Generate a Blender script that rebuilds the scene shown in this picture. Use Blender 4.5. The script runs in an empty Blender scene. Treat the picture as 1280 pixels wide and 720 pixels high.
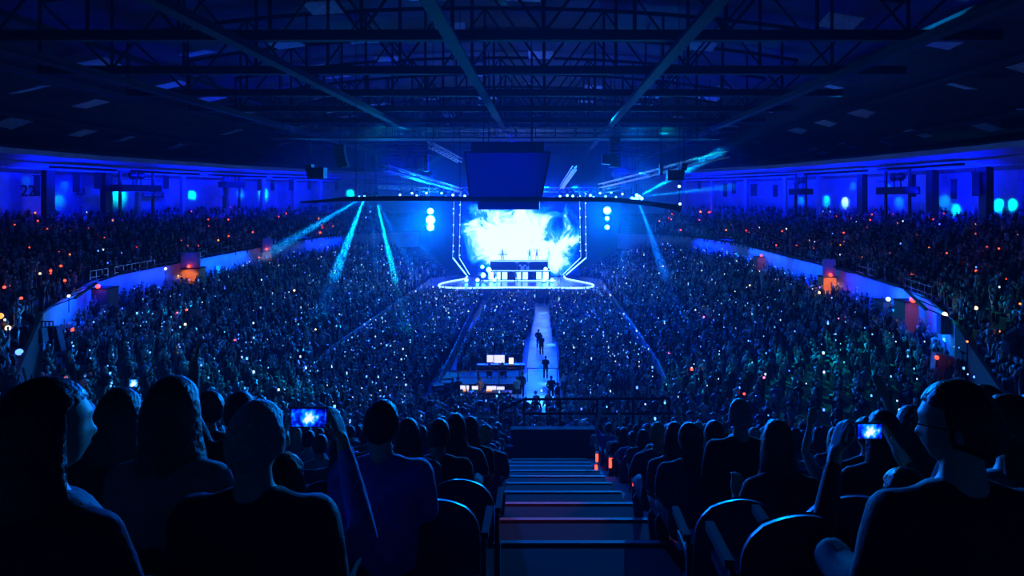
import bpy, bmesh, math, random
import numpy as np
from mathutils import Vector, Matrix
random.seed(7); RNG = np.random.default_rng(7)
S = bpy.context.scene
C = S.collection
PI = math.pi
EYE = 13.5                                  # the photographer's eyes above the arena floor

# ------------------------------------------------------------------ camera, world, exposure
cam_d = bpy.data.cameras.new('camera'); cam = bpy.data.objects.new('camera', cam_d); C.objects.link(cam)
cam.location = (0, 0, EYE); cam.rotation_euler = (PI/2, 0, 0)
cam_d.sensor_width = 36; cam_d.lens = 36*760/1280
cam_d.shift_x = -42/1280; cam_d.shift_y = -110/1280
cam_d.clip_start = .05; cam_d.clip_end = 400
S.camera = cam
S.view_settings.view_transform = 'Standard'; S.view_settings.look = 'None'
S.view_settings.gamma = 1; S.view_settings.exposure = -0.22
S.view_settings.use_curve_mapping = False
S.cycles.volume_bounces = 0; S.cycles.max_bounces = 5; S.cycles.diffuse_bounces = 2
S.cycles.sample_clamp_indirect = 4

HAZE = 0.0007
w = bpy.data.worlds.new('hall_air'); S.world = w; w.use_nodes = True
nt = w.node_tree; bg = nt.nodes['Background']
bg.inputs[0].default_value = (0, .01, .2, 1); bg.inputs[1].default_value = .004
vs = nt.nodes.new('ShaderNodeVolumeScatter')
vs.inputs['Color'].default_value = (.25, .5, 1, 1); vs.inputs['Density'].default_value = HAZE; vs.inputs['Anisotropy'].default_value = .45  # air tinted with the blue of the stage light
nt.links.new(vs.outputs[0], nt.nodes['World Output'].inputs['Volume'])

def Wp(px, py, Y):                          # the point at distance Y down the hall seen at a picture position
    return Vector(((px-682)/760*Y, Y, EYE-(py-250)/760*Y))

def aim(o, target):
    d = Vector(target)-o.location
    o.rotation_euler = d.to_track_quat('-Z', 'Y').to_euler()

def spot(name, loc, target, col, power, angle, blend=.4, r=.08):
    l = bpy.data.lights.new(name, 'SPOT'); l.color = col; l.energy = power; l.spot_size = math.radians(angle)
    l.spot_blend = blend; l.shadow_soft_size = r
    o = bpy.data.objects.new(name, l); C.objects.link(o); o.location = loc; aim(o, target); return o

def area(name, loc, target, col, power, sx, sy, spread=180):
    l = bpy.data.lights.new(name, 'AREA'); l.shape = 'RECTANGLE'; l.size = sx; l.size_y = sy; l.color = col; l.energy = power
    l.spread = math.radians(spread)
    o = bpy.data.objects.new(name, l); C.objects.link(o); o.location = loc; aim(o, target); return o

BLUE = (.0, .035, 1.0); DEEP = (.0, .004, 1.0); CYAN = (.0, .3, 1.0); TEAL = (.0, .9, .75)
# stage wash: rows of lamps over the stage front that shine out over the audience
for x, tx, col, p in ((-13, -26, CYAN, 15000), (-9, -12, BLUE, 44000), (-4.5, -4, BLUE, 60000), (0, 2, BLUE, 44000), (4, 17, CYAN, 15000)):
    spot('stage_wash_light', (x, 84, 15.6), (tx, 54, 1), col, p, 66, .8, .3)
for x in (-14, -4.2, 5.6):
    spot('stage_blue_light', (x, 83, 16), (x*.8, 91, 1.5), DEEP, 16000, 110, .9, .3)
# flood lamps of the roof grid
for x, y, tx, ty, col, p, a in ((-22, 66, -42, 48, BLUE, 1300, 80), (14, 66, 36, 46, BLUE, 1300, 80), (-20, 62, -27, 42, CYAN, 9000, 62),
                                (12, 62, 18, 40, TEAL, 9000, 55), (-16, 60, -20, 36, TEAL, 4000, 50), (-4, 74, -4, 56, DEEP, 30000, 90),
                                (6, 58, 20, 12, CYAN, 2600, 60), (-12, 58, -16, 8, CYAN, 2200, 60)):
    spot('grid_flood_light', (x, y, 21.4), (tx, ty, 4), col, p, a, .7, .3)
# light on the centre aisle, along it from the stage
spot('aisle_light_beam', (-1.0, 80, 17), (-.7, 43, .5), (.02, .25, 1), 5000, 7.5, .5, .2)
for px, py, p, a in ((679, 392, 900, 2.2), (681, 403, 700, 1.6), (681, 415, 900, 1.8), (688, 432, 1500, 1.7), (672, 455, 1000, 2.2), (674, 503, 2400, 3.4), (690, 470, 900, 2), (684, 480, 1500, 2.2)):
    q = Wp(px, py, EYE*760/(py-250)); spot('aisle_patch_light', (q.x+1.5, q.y+14, 20.6), q, (.1, .6, 1), p*34, a*1.4, .7, .1)
# fill lamps added to brighten the score cube and the roof, no real fixtures
spot('cube_fill_light', (-4, 24, 20.8), (-4.2, 50, 15.6), DEEP, 13000, 22, .8, .2)
for x in (-20, -4.6, 10):
    spot('roof_fill_light', (x, 82, 17), (x*1.0, 62, 26), DEEP, 5000, 110, .8, .3)
for x, tx in ((-22, -34), (-16, -20), (10, 12), (15, 26)):
    spot('roof_fill_light', (x, 66, 16.5), (tx, 50, 26), CYAN, 2200, 70, .8, .3)

# ------------------------------------------------------------------ helpers
def mat(name, col=(.5, .5, .5), rough=.6, metal=0., var=.0, scale=6., bump=0., emit=None, es=0.):
    m = bpy.data.materials.new(name); m.use_nodes = True; n = m.node_tree.nodes; L = m.node_tree.links
    b = n['Principled BSDF']; b.inputs['Base Color'].default_value = (*col, 1); b.inputs['Roughness'].default_value = rough
    b.inputs['Metallic'].default_value = metal
    if var or bump:
        tc = n.new('ShaderNodeTexCoord'); no = n.new('ShaderNodeTexNoise'); no.inputs['Scale'].default_value = scale; no.inputs['Detail'].default_value = 4
        L.new(tc.outputs['Object'], no.inputs['Vector'])
        if var:
            cr = n.new('ShaderNodeValToRGB')
            cr.color_ramp.elements[0].position = .3; cr.color_ramp.elements[1].position = .7
            cr.color_ramp.elements[0].color = (*[c*(1-var) for c in col], 1); cr.color_ramp.elements[1].color = (*[min(1, c*(1+var)) for c in col], 1)
            L.new(no.outputs['Fac'], cr.inputs[0]); L.new(cr.outputs[0], b.inputs['Base Color'])
        if bump:
            bp = n.new('ShaderNodeBump'); bp.inputs['Strength'].default_value = bump; bp.inputs['Distance'].default_value = .02
            L.new(no.outputs['Fac'], bp.inputs['Height']); L.new(bp.outputs[0], b.inputs['Normal'])
    if emit:
        b.inputs['Emission Color'].default_value = (*emit, 1); b.inputs['Emission Strength'].default_value = es
    return m

M = dict(
    concrete=mat('concrete', (.16, .16, .17), .7, 0, .25, 1.5, .3), step=mat('painted_step', (.012, .012, .014), .9, 0, .3, 3, .2),
    nosing=mat('step_nosing', (.3, .33, .37), .6), wall=mat('painted_wall', (.55, .56, .6), .6, 0, .12, .8, .1),
    fascia=mat('concourse_paint', (.6, .62, .66), .5, 0, .2, .5, .1), orange=mat('orange_panel', (.75, .3, .1), .6, 0, .1, 4),
    brown=mat('brown_panel', (.32, .16, .12), .7, 0, .1, 4), floor=mat('arena_floor', (.09, .09, .1), .5, 0, .3, 1, .1),
    aisle=mat('aisle_lit_tone', (.62, .66, .7), .32, 0, .45, .55, .15), soffit=mat('soffit_paint', (.5, .5, .55), .5, 0, .15, .6),  # aisle: patches of light put into its pale mottled tone
    roof=mat('roof_deck', (.05, .055, .07), .7, 0, .3, .7), steel=mat('dark_steel', (.02, .021, .026), .85, 0), bright=mat('bare_aluminium', (.5, .52, .56), .35, .9),
    tile=mat('acoustic_panel', (.8, .82, .85), .5, 0, .2, 2), black=mat('black_fabric', (.012, .012, .014), .8), blackmetal=mat('black_metal', (.012, .012, .015), .7, 0),
    plastic=mat('black_plastic', (.02, .02, .022), .4), seat=mat('navy_seat_plastic', (.012, .02, .08), .42), white=mat('white_surface', (.7, .7, .7), .5),
    cloth=mat('grey_cloth', (.25, .27, .3), .8), curtain=mat('pale_drape', (.3, .34, .4), .7, 0, .2, 2),
    column=mat('dark_column', (.03, .03, .04), .5), cube=mat('score_cube_skin', (.14, .16, .5), .45), deck=mat('stage_deck', (.2, .22, .28), .25),
    led=mat('white_led_strip', (.8, .9, 1), .4, emit=(.11, .3, 1), es=8), lampw=mat('white_lamp', (.9, .95, 1), .4, emit=(.05, .35, 1), es=24),
    lampc=mat('cyan_lamp', (.5, .9, 1), .4, emit=(.02, .4, 1), es=70), dot=mat('small_white_lamp', (.9, .95, 1), .4, emit=(.2, .5, 1), es=8),
    red=mat('red_lamp', (.9, .1, .05), .4, emit=(1, .06, .03), es=4), orangel=mat('orange_lamp', (.9, .3, .05), .4, emit=(1, .22, .04), es=3),
    warm=mat('warm_lamp', (.9, .6, .3), .4, emit=(1, .6, .25), es=7), phone=mat('phone_glow', (.5, .7, 1), .4, emit=(.12, .45, 1), es=2.6),
    phoneb=mat('blue_phone_glow', (.2, .3, 1), .4, emit=(.04, .12, 1), es=7), phonew=mat('white_phone_glow', (.8, .9, 1), .4, emit=(.6, .8, 1), es=2),
    pink=mat('pink_glow', (1, .3, .5), .4, emit=(1, .15, .35), es=4), green=mat('green_glow', (.2, 1, .6), .4, emit=(.05, .8, .4), es=1.5),
    monitor=mat('desk_screen', (.8, .8, .9), .4, emit=(.75, .75, 1), es=1.3), amber=mat('amber_screen', (.9, .6, .3), .4, emit=(1, .45, .15), es=1.2),
)

class MB:
    """collects shapes into one mesh"""
    def __init__(s): s.v = []; s.f = []; s.m = []; s.mats = []
    def mi(s, m):
        m = M[m] if isinstance(m, str) else m
        if m not in s.mats: s.mats.append(m)
        return s.mats.index(m)
    def poly(s, pts, faces, m):
        k = len(s.v); s.v += [tuple(p) for p in pts]; i = s.mi(m)
        for f in faces: s.f.append([a+k for a in f]); s.m.append(i)
        return s
    def box(s, lo, hi, m, mtx=None):
        x0, y0, z0 = lo; x1, y1, z1 = hi
        p = [Vector(q) for q in ((x0,y0,z0),(x1,y0,z0),(x1,y1,z0),(x0,y1,z0),(x0,y0,z1),(x1,y0,z1),(x1,y1,z1),(x0,y1,z1))]
        if mtx: p = [mtx @ q for q in p]
        return s.poly(p, [(0,3,2,1),(4,5,6,7),(0,1,5,4),(1,2,6,5),(2,3,7,6),(3,0,4,7)], m)
    def cbox(s, c, d, m, rot=0):
        mt = Matrix.Translation(Vector(c)) @ Matrix.Rotation(rot, 4, 'Z')
        return s.box((-d[0]/2, -d[1]/2, -d[2]/2), (d[0]/2, d[1]/2, d[2]/2), m, mt)
    def tube(s, a, b, r, m, n=6, r2=None):
        a = Vector(a); b = Vector(b); r2 = r if r2 is None else r2
        q = (b-a).to_track_quat('Z', 'Y'); k = []
        for c, rr in ((a, r), (b, r2)):
            for i in range(n): k.append(c+q @ Vector((rr*math.cos(2*PI*i/n), rr*math.sin(2*PI*i/n), 0)))
        return s.poly(k, [(i, (i+1) % n, n+(i+1) % n, n+i) for i in range(n)]+[tuple(range(n))[::-1], tuple(range(n, 2*n))], m)
    def path(s, pts, r, m, n=6):
        pts = [Vector(p) for p in pts]; rings = []
        for i, p in enumerate(pts):
            d = (pts[min(i+1, len(pts)-1)]-pts[max(i-1, 0)]); q = d.to_track_quat('Z', 'Y')
            rr = r[i] if isinstance(r, (list, tuple)) else r
            rings += [p+q @ Vector((rr*math.cos(2*PI*j/n), rr*math.sin(2*PI*j/n), 0)) for j in range(n)]
        L = len(pts)
        fs = [(i*n+j, i*n+(j+1) % n, (i+1)*n+(j+1) % n, (i+1)*n+j) for i in range(L-1) for j in range(n)]
        return s.poly(rings, fs+[tuple(range(n))[::-1], tuple(range((L-1)*n, L*n))], m)
    def ball(s, c, r, m, n=10, k=7):
        r = (r, r, r) if not isinstance(r, (tuple, list)) else r
        p = [Vector((c[0], c[1], c[2]-r[2]))]
        for i in range(1, k):
            a = -PI/2+PI*i/k
            for j in range(n): p.append(Vector((c[0]+r[0]*math.cos(a)*math.cos(2*PI*j/n), c[1]+r[1]*math.cos(a)*math.sin(2*PI*j/n), c[2]+r[2]*math.sin(a))))
        p.append(Vector((c[0], c[1], c[2]+r[2]))); t = len(p)-1
        fs = [(0, 1+(j+1) % n, 1+j) for j in range(n)]
        for i in range(k-2): fs += [(1+i*n+j, 1+i*n+(j+1) % n, 1+(i+1)*n+(j+1) % n, 1+(i+1)*n+j) for j in range(n)]
        fs += [(t, 1+(k-2)*n+j, 1+(k-2)*n+(j+1) % n) for j in range(n)]
        return s.poly(p, fs, m)
    def prism(s, pts, y0, y1, m):           # an outline in x, z given thickness along y
        n = len(pts)
        p = [(x, y0, z) for x, z in pts]+[(x, y1, z) for x, z in pts]
        return s.poly(p, [tuple(range(n)), tuple(range(n, 2*n))[::-1]]+[(i, (i+1) % n, n+(i+1) % n, n+i)[::-1] for i in range(n)], m)
    def mesh(s, name, smooth=False):
        me = bpy.data.meshes.new(name); me.from_pydata(s.v, [], s.f)
        for m in s.mats: me.materials.append(m)
        me.polygons.foreach_set('material_index', s.m)
        if smooth: me.polygons.foreach_set('use_smooth', [True]*len(s.f))
        me.update(); return me
    def build(s, name, parent=None, loc=(0, 0, 0), rz=0, smooth=False):
        return link(name, s.mesh(name, smooth), parent, loc, rz)

def link(name, me, parent=None, loc=(0, 0, 0), rz=0):
    o = bpy.data.objects.new(name, me); C.objects.link(o); o.location = loc; o.rotation_euler[2] = rz
    if parent: o.parent = parent
    return o
def tag(o, label=None, cat=None, group=None, kind=None):
    for k, v in (('label', label), ('category', cat), ('group', group), ('kind', kind)):
        if v: o[k] = v
    return o
def thing(name, label, cat, loc=(0, 0, 0), rz=0, group=None):
    o = bpy.data.objects.new(name, None); C.objects.link(o); o.location = loc; o.rotation_euler[2] = rz; o.empty_display_size = .2
    return tag(o, label, cat, group)
def copy_tree(o, parent=None):
    c = o.copy(); C.objects.link(c); c.parent = parent
    for ch in o.children: copy_tree(ch, c)
    return c
ORD = 'first second third fourth fifth sixth seventh eighth ninth tenth eleventh twelfth thirteenth fourteenth fifteenth sixteenth seventeenth eighteenth nineteenth twentieth'.split()
ORD += ['twenty-'+o for o in ORD[:9]]+['thirtieth']+['thirty-'+o for o in ORD[:9]]+['fortieth']
def nth(i): return ORD[min(i, len(ORD)-1)]
# ------------------------------------------------------------------ the bowl: floor barrier, concourse fascia and outer wall as matching loops
LOOP = [ # inner xy, fascia xy, wall xy, fascia top z, wall foot z
 ((-4.6,98),(-4.6,109),(-4.6,118),7.6,11.2), ((-14,98),(-22,106),(-22,116),7.6,11.2), ((-17.6,94),(-31.9,98),(-36,109),7.7,11.4),
 ((-17.6,78),(-35.9,80),(-50,85),7.2,11.3), ((-17.6,62),(-36,62),(-56,66),6.95,11.2), ((-17.6,50),(-35,47),(-58,45),6.9,11.2),
 ((-16.5,41),(-27.6,33.4),(-52,18),6.9,11.6), ((-13.5,36),(-20,23),(-30,0),6.5,12.6), ((-10,34.5),(-14,17.3),(-14,-2),6.2,13.15),
 ((-2,34),(-3,17.3),(-3,-2),6.2,13.15), ((3,34.3),(5,17.3),(5,-2),6.2,13.15), ((6.5,36),(14,17.3),(14,-2),6.2,13.15),
 ((8,39.5),(20.6,30.6),(38,8),6.9,12.2), ((8.4,46),(24.7,40),(47,30),6.9,11.4), ((8.4,55),(26,51),(46,52),6.9,11.2),
 ((8.4,67),(26.2,68),(43,70),6.95,11.2), ((8.4,80),(26,83),(38,86),7.2,11.3), ((8.4,92),(21.8,93),(29,101),7.5,11.4),
 ((4,98),(12,102),(14,113),7.6,11.2)]
NL = len(LOOP); BASE = 1.2; FH = 2.2
def lerp(a, b, t): return a+(b-a)*t
def Q(i, t, tier):                          # the slope under a tier at loop position i (may be fractional) and 0..1 outward
    i0 = int(math.floor(i)) % NL; i1 = (i0+1) % NL; f = i-math.floor(i)
    def at(k):
        a, b, c, zf, zw = LOOP[k]
        if tier == 'lower': return Vector((lerp(a[0], b[0], t), lerp(a[1], b[1], t), lerp(BASE, zf-FH, t)))
        return Vector((lerp(b[0], c[0], t), lerp(b[1], c[1], t), lerp(zf, zw, t)))
    return at(i0).lerp(at(i1), f)
def terrace(name, tier, i0, i1, n, m, kids=None):
    mb = MB()
    idx = [i0+k/2 for k in range(int((i1-i0)*2)+1)]
    for k in range(n):
        pts = []
        for i in idx:
            a = Q(i, k/n, tier); b = Q(i, (k+1)/n, tier)
            pts += [(a.x, a.y, a.z), (b.x, b.y, a.z), (b.x, b.y, b.z)]
        fs = []
        for j in range(len(idx)-1):
            u = 3*j
            fs += [(u, u+3, u+4, u+1), (u+1, u+4, u+5, u+2)]
        mb.poly(pts, fs, m)
    o = mb.build(name); o['kind'] = 'structure'; return o
terrace('trim_lower_terrace', 'lower', 1, 18, 16, 'concrete')
terrace('trim_upper_terrace', 'upper', 1, 18, 16, 'concrete')
o = MB().box((-60, -12, -.2), (52, 120, 0), 'floor').build('floor'); o['kind'] = 'structure'

def ribbon(name, pts_lo, pts_hi, th, m, parent=None, kind='structure'):
    """a wall of some thickness between two polylines"""
    mb = MB(); n = len(pts_lo); c = Vector((-4.6, 60, 0))
    out = []
    for a in pts_lo:
        d = Vector((a[0], a[1], 0))-c; d.z = 0; d.normalize(); out.append(d*th)
    p = [Vector(a) for a in pts_lo]+[Vector(a) for a in pts_hi]+[Vector(a)+out[i] for i, a in enumerate(pts_hi)]+[Vector(a)+out[i] for i, a in enumerate(pts_lo)]
    fs = []
    for i in range(n-1):
        for s in range(3): fs.append((s*n+i, s*n+i+1, (s+1)*n+i+1, (s+1)*n+i))
    mb.poly(p, fs, m); o = mb.build(name, parent)
    if kind and not parent: o['kind'] = kind
    return o
def loop_pts(which, i0, i1, z, step=.5):
    out = []; i = i0
    while i <= i1+1e-6:
        if which == 'inner': p = Q(i, 0, 'lower'); zz = z(p.z)
        elif which == 'fascia': p = Q(i, 0, 'upper'); zz = z(p.z)
        else: p = Q(i, 1, 'upper'); zz = z(p.z)
        out.append(Vector((p.x, p.y, zz))); i += step
    return out
# hockey-board barrier round the floor, concourse walls below the upper tier, outer walls
for nm, a, b in (('wall_floor_left', 1, 8), ('wall_floor_near', 8, 11), ('wall_floor_right', 11, 18)):
    ribbon(nm, loop_pts('inner', a, b, lambda z: 0), loop_pts('inner', a, b, lambda z: BASE+.25), .12, 'fascia')
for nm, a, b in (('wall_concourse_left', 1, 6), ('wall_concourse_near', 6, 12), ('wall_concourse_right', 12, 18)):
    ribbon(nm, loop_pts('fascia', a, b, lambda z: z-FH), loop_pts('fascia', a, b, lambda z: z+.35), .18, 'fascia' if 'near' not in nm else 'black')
WT = 16.4
for nm, a, b in (('wall_left', 1, 7.5), ('wall_right', 11.5, 18)):
    ribbon(nm, loop_pts('wall', a, b, lambda z: z-.5), loop_pts('wall', a, b, lambda z: WT), .3, 'wall')
ribbon('wall_back', loop_pts('wall', 18, 20, lambda z: 0), loop_pts('wall', 18, 20, lambda z: 26), .3, 'black')
o = MB().box((-46, -9.3, 11), (42, -9, 26), 'black').build('wall_rear'); o['kind'] = 'structure'
# sloping soffit over the back rows
for nm, a, b in (('ceiling_soffit_left', 1, 8), ('ceiling_soffit_right', 11, 18)):
    mb = MB(); P = loop_pts('wall', a, b, lambda z: WT); c = Vector((-4.6, 55, 0)); q = []
    for p in P:
        d = c-Vector((p.x, p.y, 0)); d.normalize(); q.append(p+d*9+Vector((0, 0, 1.3)))
    n = len(P)
    pts = P+q+[v+Vector((0, 0, .5)) for v in q]+[v+Vector((0, 0, 3)) for v in P]
    mb.poly(pts, [(s*n+i, s*n+i+1, (s+1)*n+i+1, (s+1)*n+i) for i in range(n-1) for s in range(3)], 'soffit')
    o = mb.build(nm); o['kind'] = 'structure'
    mb = MB()
    for i in range(n-1):                    # a shallow rib line along the soffit
        for t in (.35, .7): mb.tube(P[i].lerp(q[i], t)-Vector((0, 0, .08)), P[i+1].lerp(q[i+1], t)-Vector((0, 0, .08)), .09, 'soffit', 4)
    rb = mb.build('rib', o); rb['kind'] = 'stuff'

# roof deck, hung acoustic panels, trusses
def roof_z(x): u = (x+4.6)/56; return 18+10.5*(1-abs(u)**2.2)
mb = MB(); xs = [-62+i*4 for i in range(28)]
mb.poly([(x, y, roof_z(x)) for x in xs for y in (-10, 121)]+[(x, y, roof_z(x)+.3) for x in xs for y in (-10, 121)],
        [(2*i, 2*i+1, 2*i+3, 2*i+2) for i in range(27)]+[(56+2*i, 56+2*i+2, 56+2*i+3, 56+2*i+1) for i in range(27)], 'roof')
ceil = mb.build('ceiling'); ceil['kind'] = 'structure'
pm = MB().box((-1.2, -.9, -.04), (1.2, .9, .04), 'tile').mesh('panel')
for r, y in enumerate(range(26, 106, 8)):
    for c_, x in enumerate(range(-50, 44, 7)):
        if random.random() < .3: continue
        p = link('panel', pm, ceil, (x+random.uniform(-.6, .6), y+random.uniform(-1, 1), roof_z(x)-.9-random.random()*.5))
        p.rotation_euler = (random.uniform(-.25, .25), math.atan((roof_z(x-.5)-roof_z(x+.5))), random.uniform(-.1, .1))
def truss_bm(x0, x1, zb, zt, step, rc, rw, cross=True):
    mb = MB()
    for z in (zb, zt):
        for dy in ((-.35, .35) if rc > .1 else (0,)): mb.tube((x0, dy, z), (x1, dy, z), rc, 'steel', 6)
    return mb
for k, y in enumerate(range(30, 112, 8)):
    t = thing('roof_truss', 'dark steel roof truss spanning the hall, %s one out from the seats to the stage' % nth(k), 'truss', (-4.6, y, 21.6), 0, 'roof trusses')
    half = 27 if y < 90 else 24
    zt = lambda x: roof_z(x-4.6)-.5-21.6
    MB().box((-half, -.22, -.25), (half, .22, .25), 'steel').build('bottom_chord', t)
    mb = MB(); X = [-half+i*half/6 for i in range(13)]
    mb.path([(x, 0, zt(x)) for x in X], .16, 'steel'); mb.build('top_chord', t)
    for i in range(12):
        MB().tube((X[i], 0, 0), (X[i], 0, zt(X[i])), .1, 'steel').build('post', t)
        a, b = (X[i], X[i+1]) if i % 2 else (X[i+1], X[i])
        MB().tube((a, 0, .1), (b, 0, zt(b)), .08, 'steel').build('diagonal', t)
for k, x in enumerate((-48, -40, -33, -26.5, -14.5, -4.3, 6.4, 17.5, 25, 32, 40)):   # lengthwise purlins
    t = thing('roof_beam', 'dark steel beam running down the hall under the roof, %s from the left wall' % nth(k), 'beam', (x, 68, 0), 0, 'lengthwise roof beams')
    z = 21.0 if -27 < x < 18 else roof_z(x)-1.3
    MB().box((-.12, -46, z-.2), (.12, 44, z+.2), 'steel').build('beam', t)
    mb = MB().box((-.3, -46, z-.26), (.3, 44, z-.2), 'steel'); mb.build('flange', t)
for k, (y, x0, x1) in enumerate(((60, -27, 16), (63, -25, 18), (66, -24, 15))):     # lamp catwalks slung across the hall
    t = thing('lighting_catwalk', 'narrow steel lighting catwalk slung across the hall, %s of three' % nth(k), 'catwalk', (0, y, 19.6+k*.2), 0, 'catwalks under the roof')
    MB().box((x0, -.5, -.06), (x1, .5, .06), 'steel').build('walkway', t)
    for s in (-1, 1):
        MB().tube((x0, s*.5, 1.0), (x1, s*.5, 1.0), .035, 'bright', 5).build('handrail', t)
        MB().tube((x0, s*.5, .5), (x1, s*.5, .5), .03, 'bright', 5).build('handrail', t)
    mb = MB(); q = int((x1-x0)/2)
    for i in range(q+1):
        for s in (-1, 1): mb.tube((x0+i*2, s*.5, 0), (x0+i*2, s*.5, 1.0), .03, 'steel', 4)
    mb.build('stanchion', t)['kind'] = 'stuff'
    mb = MB()
    for i in range(5): mb.tube((x0+1+i*(x1-x0-2)/4, 0, 0), (x0+1+i*(x1-x0-2)/4, 0, roof_z(x0)-21), .04, 'steel', 4)
    mb.build('hanger', t)['kind'] = 'stuff'
# ------------------------------------------------------------------ stage
def screen_mat():
    m = bpy.data.materials.new('video_clouds'); m.use_nodes = True; n = m.node_tree.nodes; L = m.node_tree.links
    n.remove(n['Principled BSDF']); out = n['Material Output']
    tc = n.new('ShaderNodeTexCoord'); no = n.new('ShaderNodeTexNoise'); no.inputs['Scale'].default_value = .22; no.inputs['Detail'].default_value = 8
    no.inputs['Roughness'].default_value = .62; no.inputs['Distortion'].default_value = 1.1
    L.new(tc.outputs['Object'], no.inputs['Vector'])
    sx = n.new('ShaderNodeSeparateXYZ'); L.new(tc.outputs['Object'], sx.inputs[0])
    def mth(op, a, b=None, c=None):
        x = n.new('ShaderNodeMath'); x.operation = op
        for i, v in enumerate((a, b, c)):
            if v is None: continue
            if isinstance(v, (int, float)): x.inputs[i].default_value = v
            else: L.new(v, x.inputs[i])
        return x.outputs[0]
    # the picture shown on the screen: a bright cloud mass, blue sky towards the corners
    ax = mth('MULTIPLY', mth('ABSOLUTE', mth('SUBTRACT', sx.outputs[0], .2)), 1/9.6)
    az = mth('MULTIPLY', mth('ABSOLUTE', mth('ADD', sx.outputs[2], -.6)), 1/6.8)
    r = mth('ADD', mth('POWER', ax, 2.2), mth('POWER', az, 2.4))
    v = mth('SUBTRACT', mth('MULTIPLY', no.outputs['Fac'], 2.3), mth('MULTIPLY', r, .74))
    # a blue hole upper right
    hx = mth('MULTIPLY', mth('SUBTRACT', sx.outputs[0], 6.2), .42); hz = mth('MULTIPLY', mth('SUBTRACT', sx.outputs[2], 2.6), .4)
    hole = mth('POWER', 2.718, mth('MULTIPLY', mth('ADD', mth('MULTIPLY', hx, hx), mth('MULTIPLY', hz, hz)), -1.0))
    v = mth('SUBTRACT', v, mth('MULTIPLY', hole, .55))
    cr = n.new('ShaderNodeValToRGB'); e = cr.color_ramp
    e.elements[0].position = .25; e.elements[0].color = (0, .001, .04, 1)
    e.elements[1].position = .9; e.elements[1].color = (.12, .27, 1, 1)
    for p, c in ((.40, (0, .004, .1)), (.54, (.0, .03, .22)), (.68, (.004, .06, .5))):
        x = e.elements.new(p); x.color = (*c, 1)
    L.new(v, cr.inputs[0])
    em = n.new('ShaderNodeEmission'); em.inputs[1].default_value = 9; L.new(cr.outputs[0], em.inputs[0]); L.new(em.outputs[0], out.inputs[0])
    return m
M['video'] = screen_mat()
sc = thing('video_screen', 'huge glowing video screen showing white clouds behind the stage', 'screen', (-3.95, 94, 7.3))
MB().box((-9.15, 0, -5.55), (9.15, .05, 5.6), 'video').build('display', sc)
MB().box((-9.4, .06, -5.8), (9.4, .5, 5.85), 'black').build('backing', sc)
st = thing('stage', 'concert stage with white lit curved edge below the video screen', 'stage', (-4.2, 90, 0))
def X(px, Y): return (px-682)/760*Y+4.2
edge = [(px, 8968/(py-250)) for px, py in ((584, 345), (581, 348.5), (565, 351.5), (552, 354.5), (548.5, 357), (553, 359), (575, 360.3), (610, 359.8), (645, 359.4), (680, 359.8), (715, 360.3), (736, 359.6), (742, 357), (737, 354.5), (722, 351.5), (708, 348.5), (705, 345))]
ed = [Vector((X(px, y), y-90, 1.72)) for px, y in edge]
def smooth(P, k=4):
    out = []
    for i in range(len(P)-1):
        a = P[max(i-1, 0)]; b = P[i]; c = P[i+1]; d = P[min(i+2, len(P)-1)]
        for j in range(k):
            t = j/k
            out.append(.5*((2*b)+(-a+c)*t+(2*a-5*b+4*c-d)*t*t+(-a+3*b-3*c+d)*t**3))
    return out+[P[-1]]
es = smooth(ed)
mb = MB(); n = len(es)
mb.poly([(p.x, p.y, 0) for p in es]+[(p.x, p.y, 1.68) for p in es], [tuple(range(n, 2*n))]+[(i, (i+1) % n, n+(i+1) % n, n+i) for i in range(n)], 'deck')
mb.build('platform', st)
MB().path(es, .12, 'led', 5).build('led_edge', st)
for s, (pa, pb) in (('l', (568, 576)), ('r', (731, 724))):
    for p, q in ((pa, 584 if s == 'l' else 706), (pb, 588 if s == 'l' else 702)):
        a = Wp(p, 240, 92)-Vector((-4.2, 90, 0)); b = Wp(p-(2 if s == 'l' else -2), 322, 92)-Vector((-4.2, 90, 0)); c_ = Wp(q, 345, 94.2)-Vector((-4.2, 90, 0))
        lower = MB().tube(b, c_, .09 if p == pa else .05, 'led', 5).build('led_strip', st)
        up = MB().tube(a, b, .12, 'blackmetal', 5); up.tube(a+Vector((0, -.14, 0)), b+Vector((0, -.14, 0)), .010, 'led', 4)
        up.build('portal_leg', st)
        for k in range(7):
            z = lerp(a.z, b.z, (k+.5+random.uniform(-.3, .3))/7)
            MB().ball((lerp(a.x, b.x, .5), a.y-.3, z), .085, 'dot', 8, 6).build('lamp', st)
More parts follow.
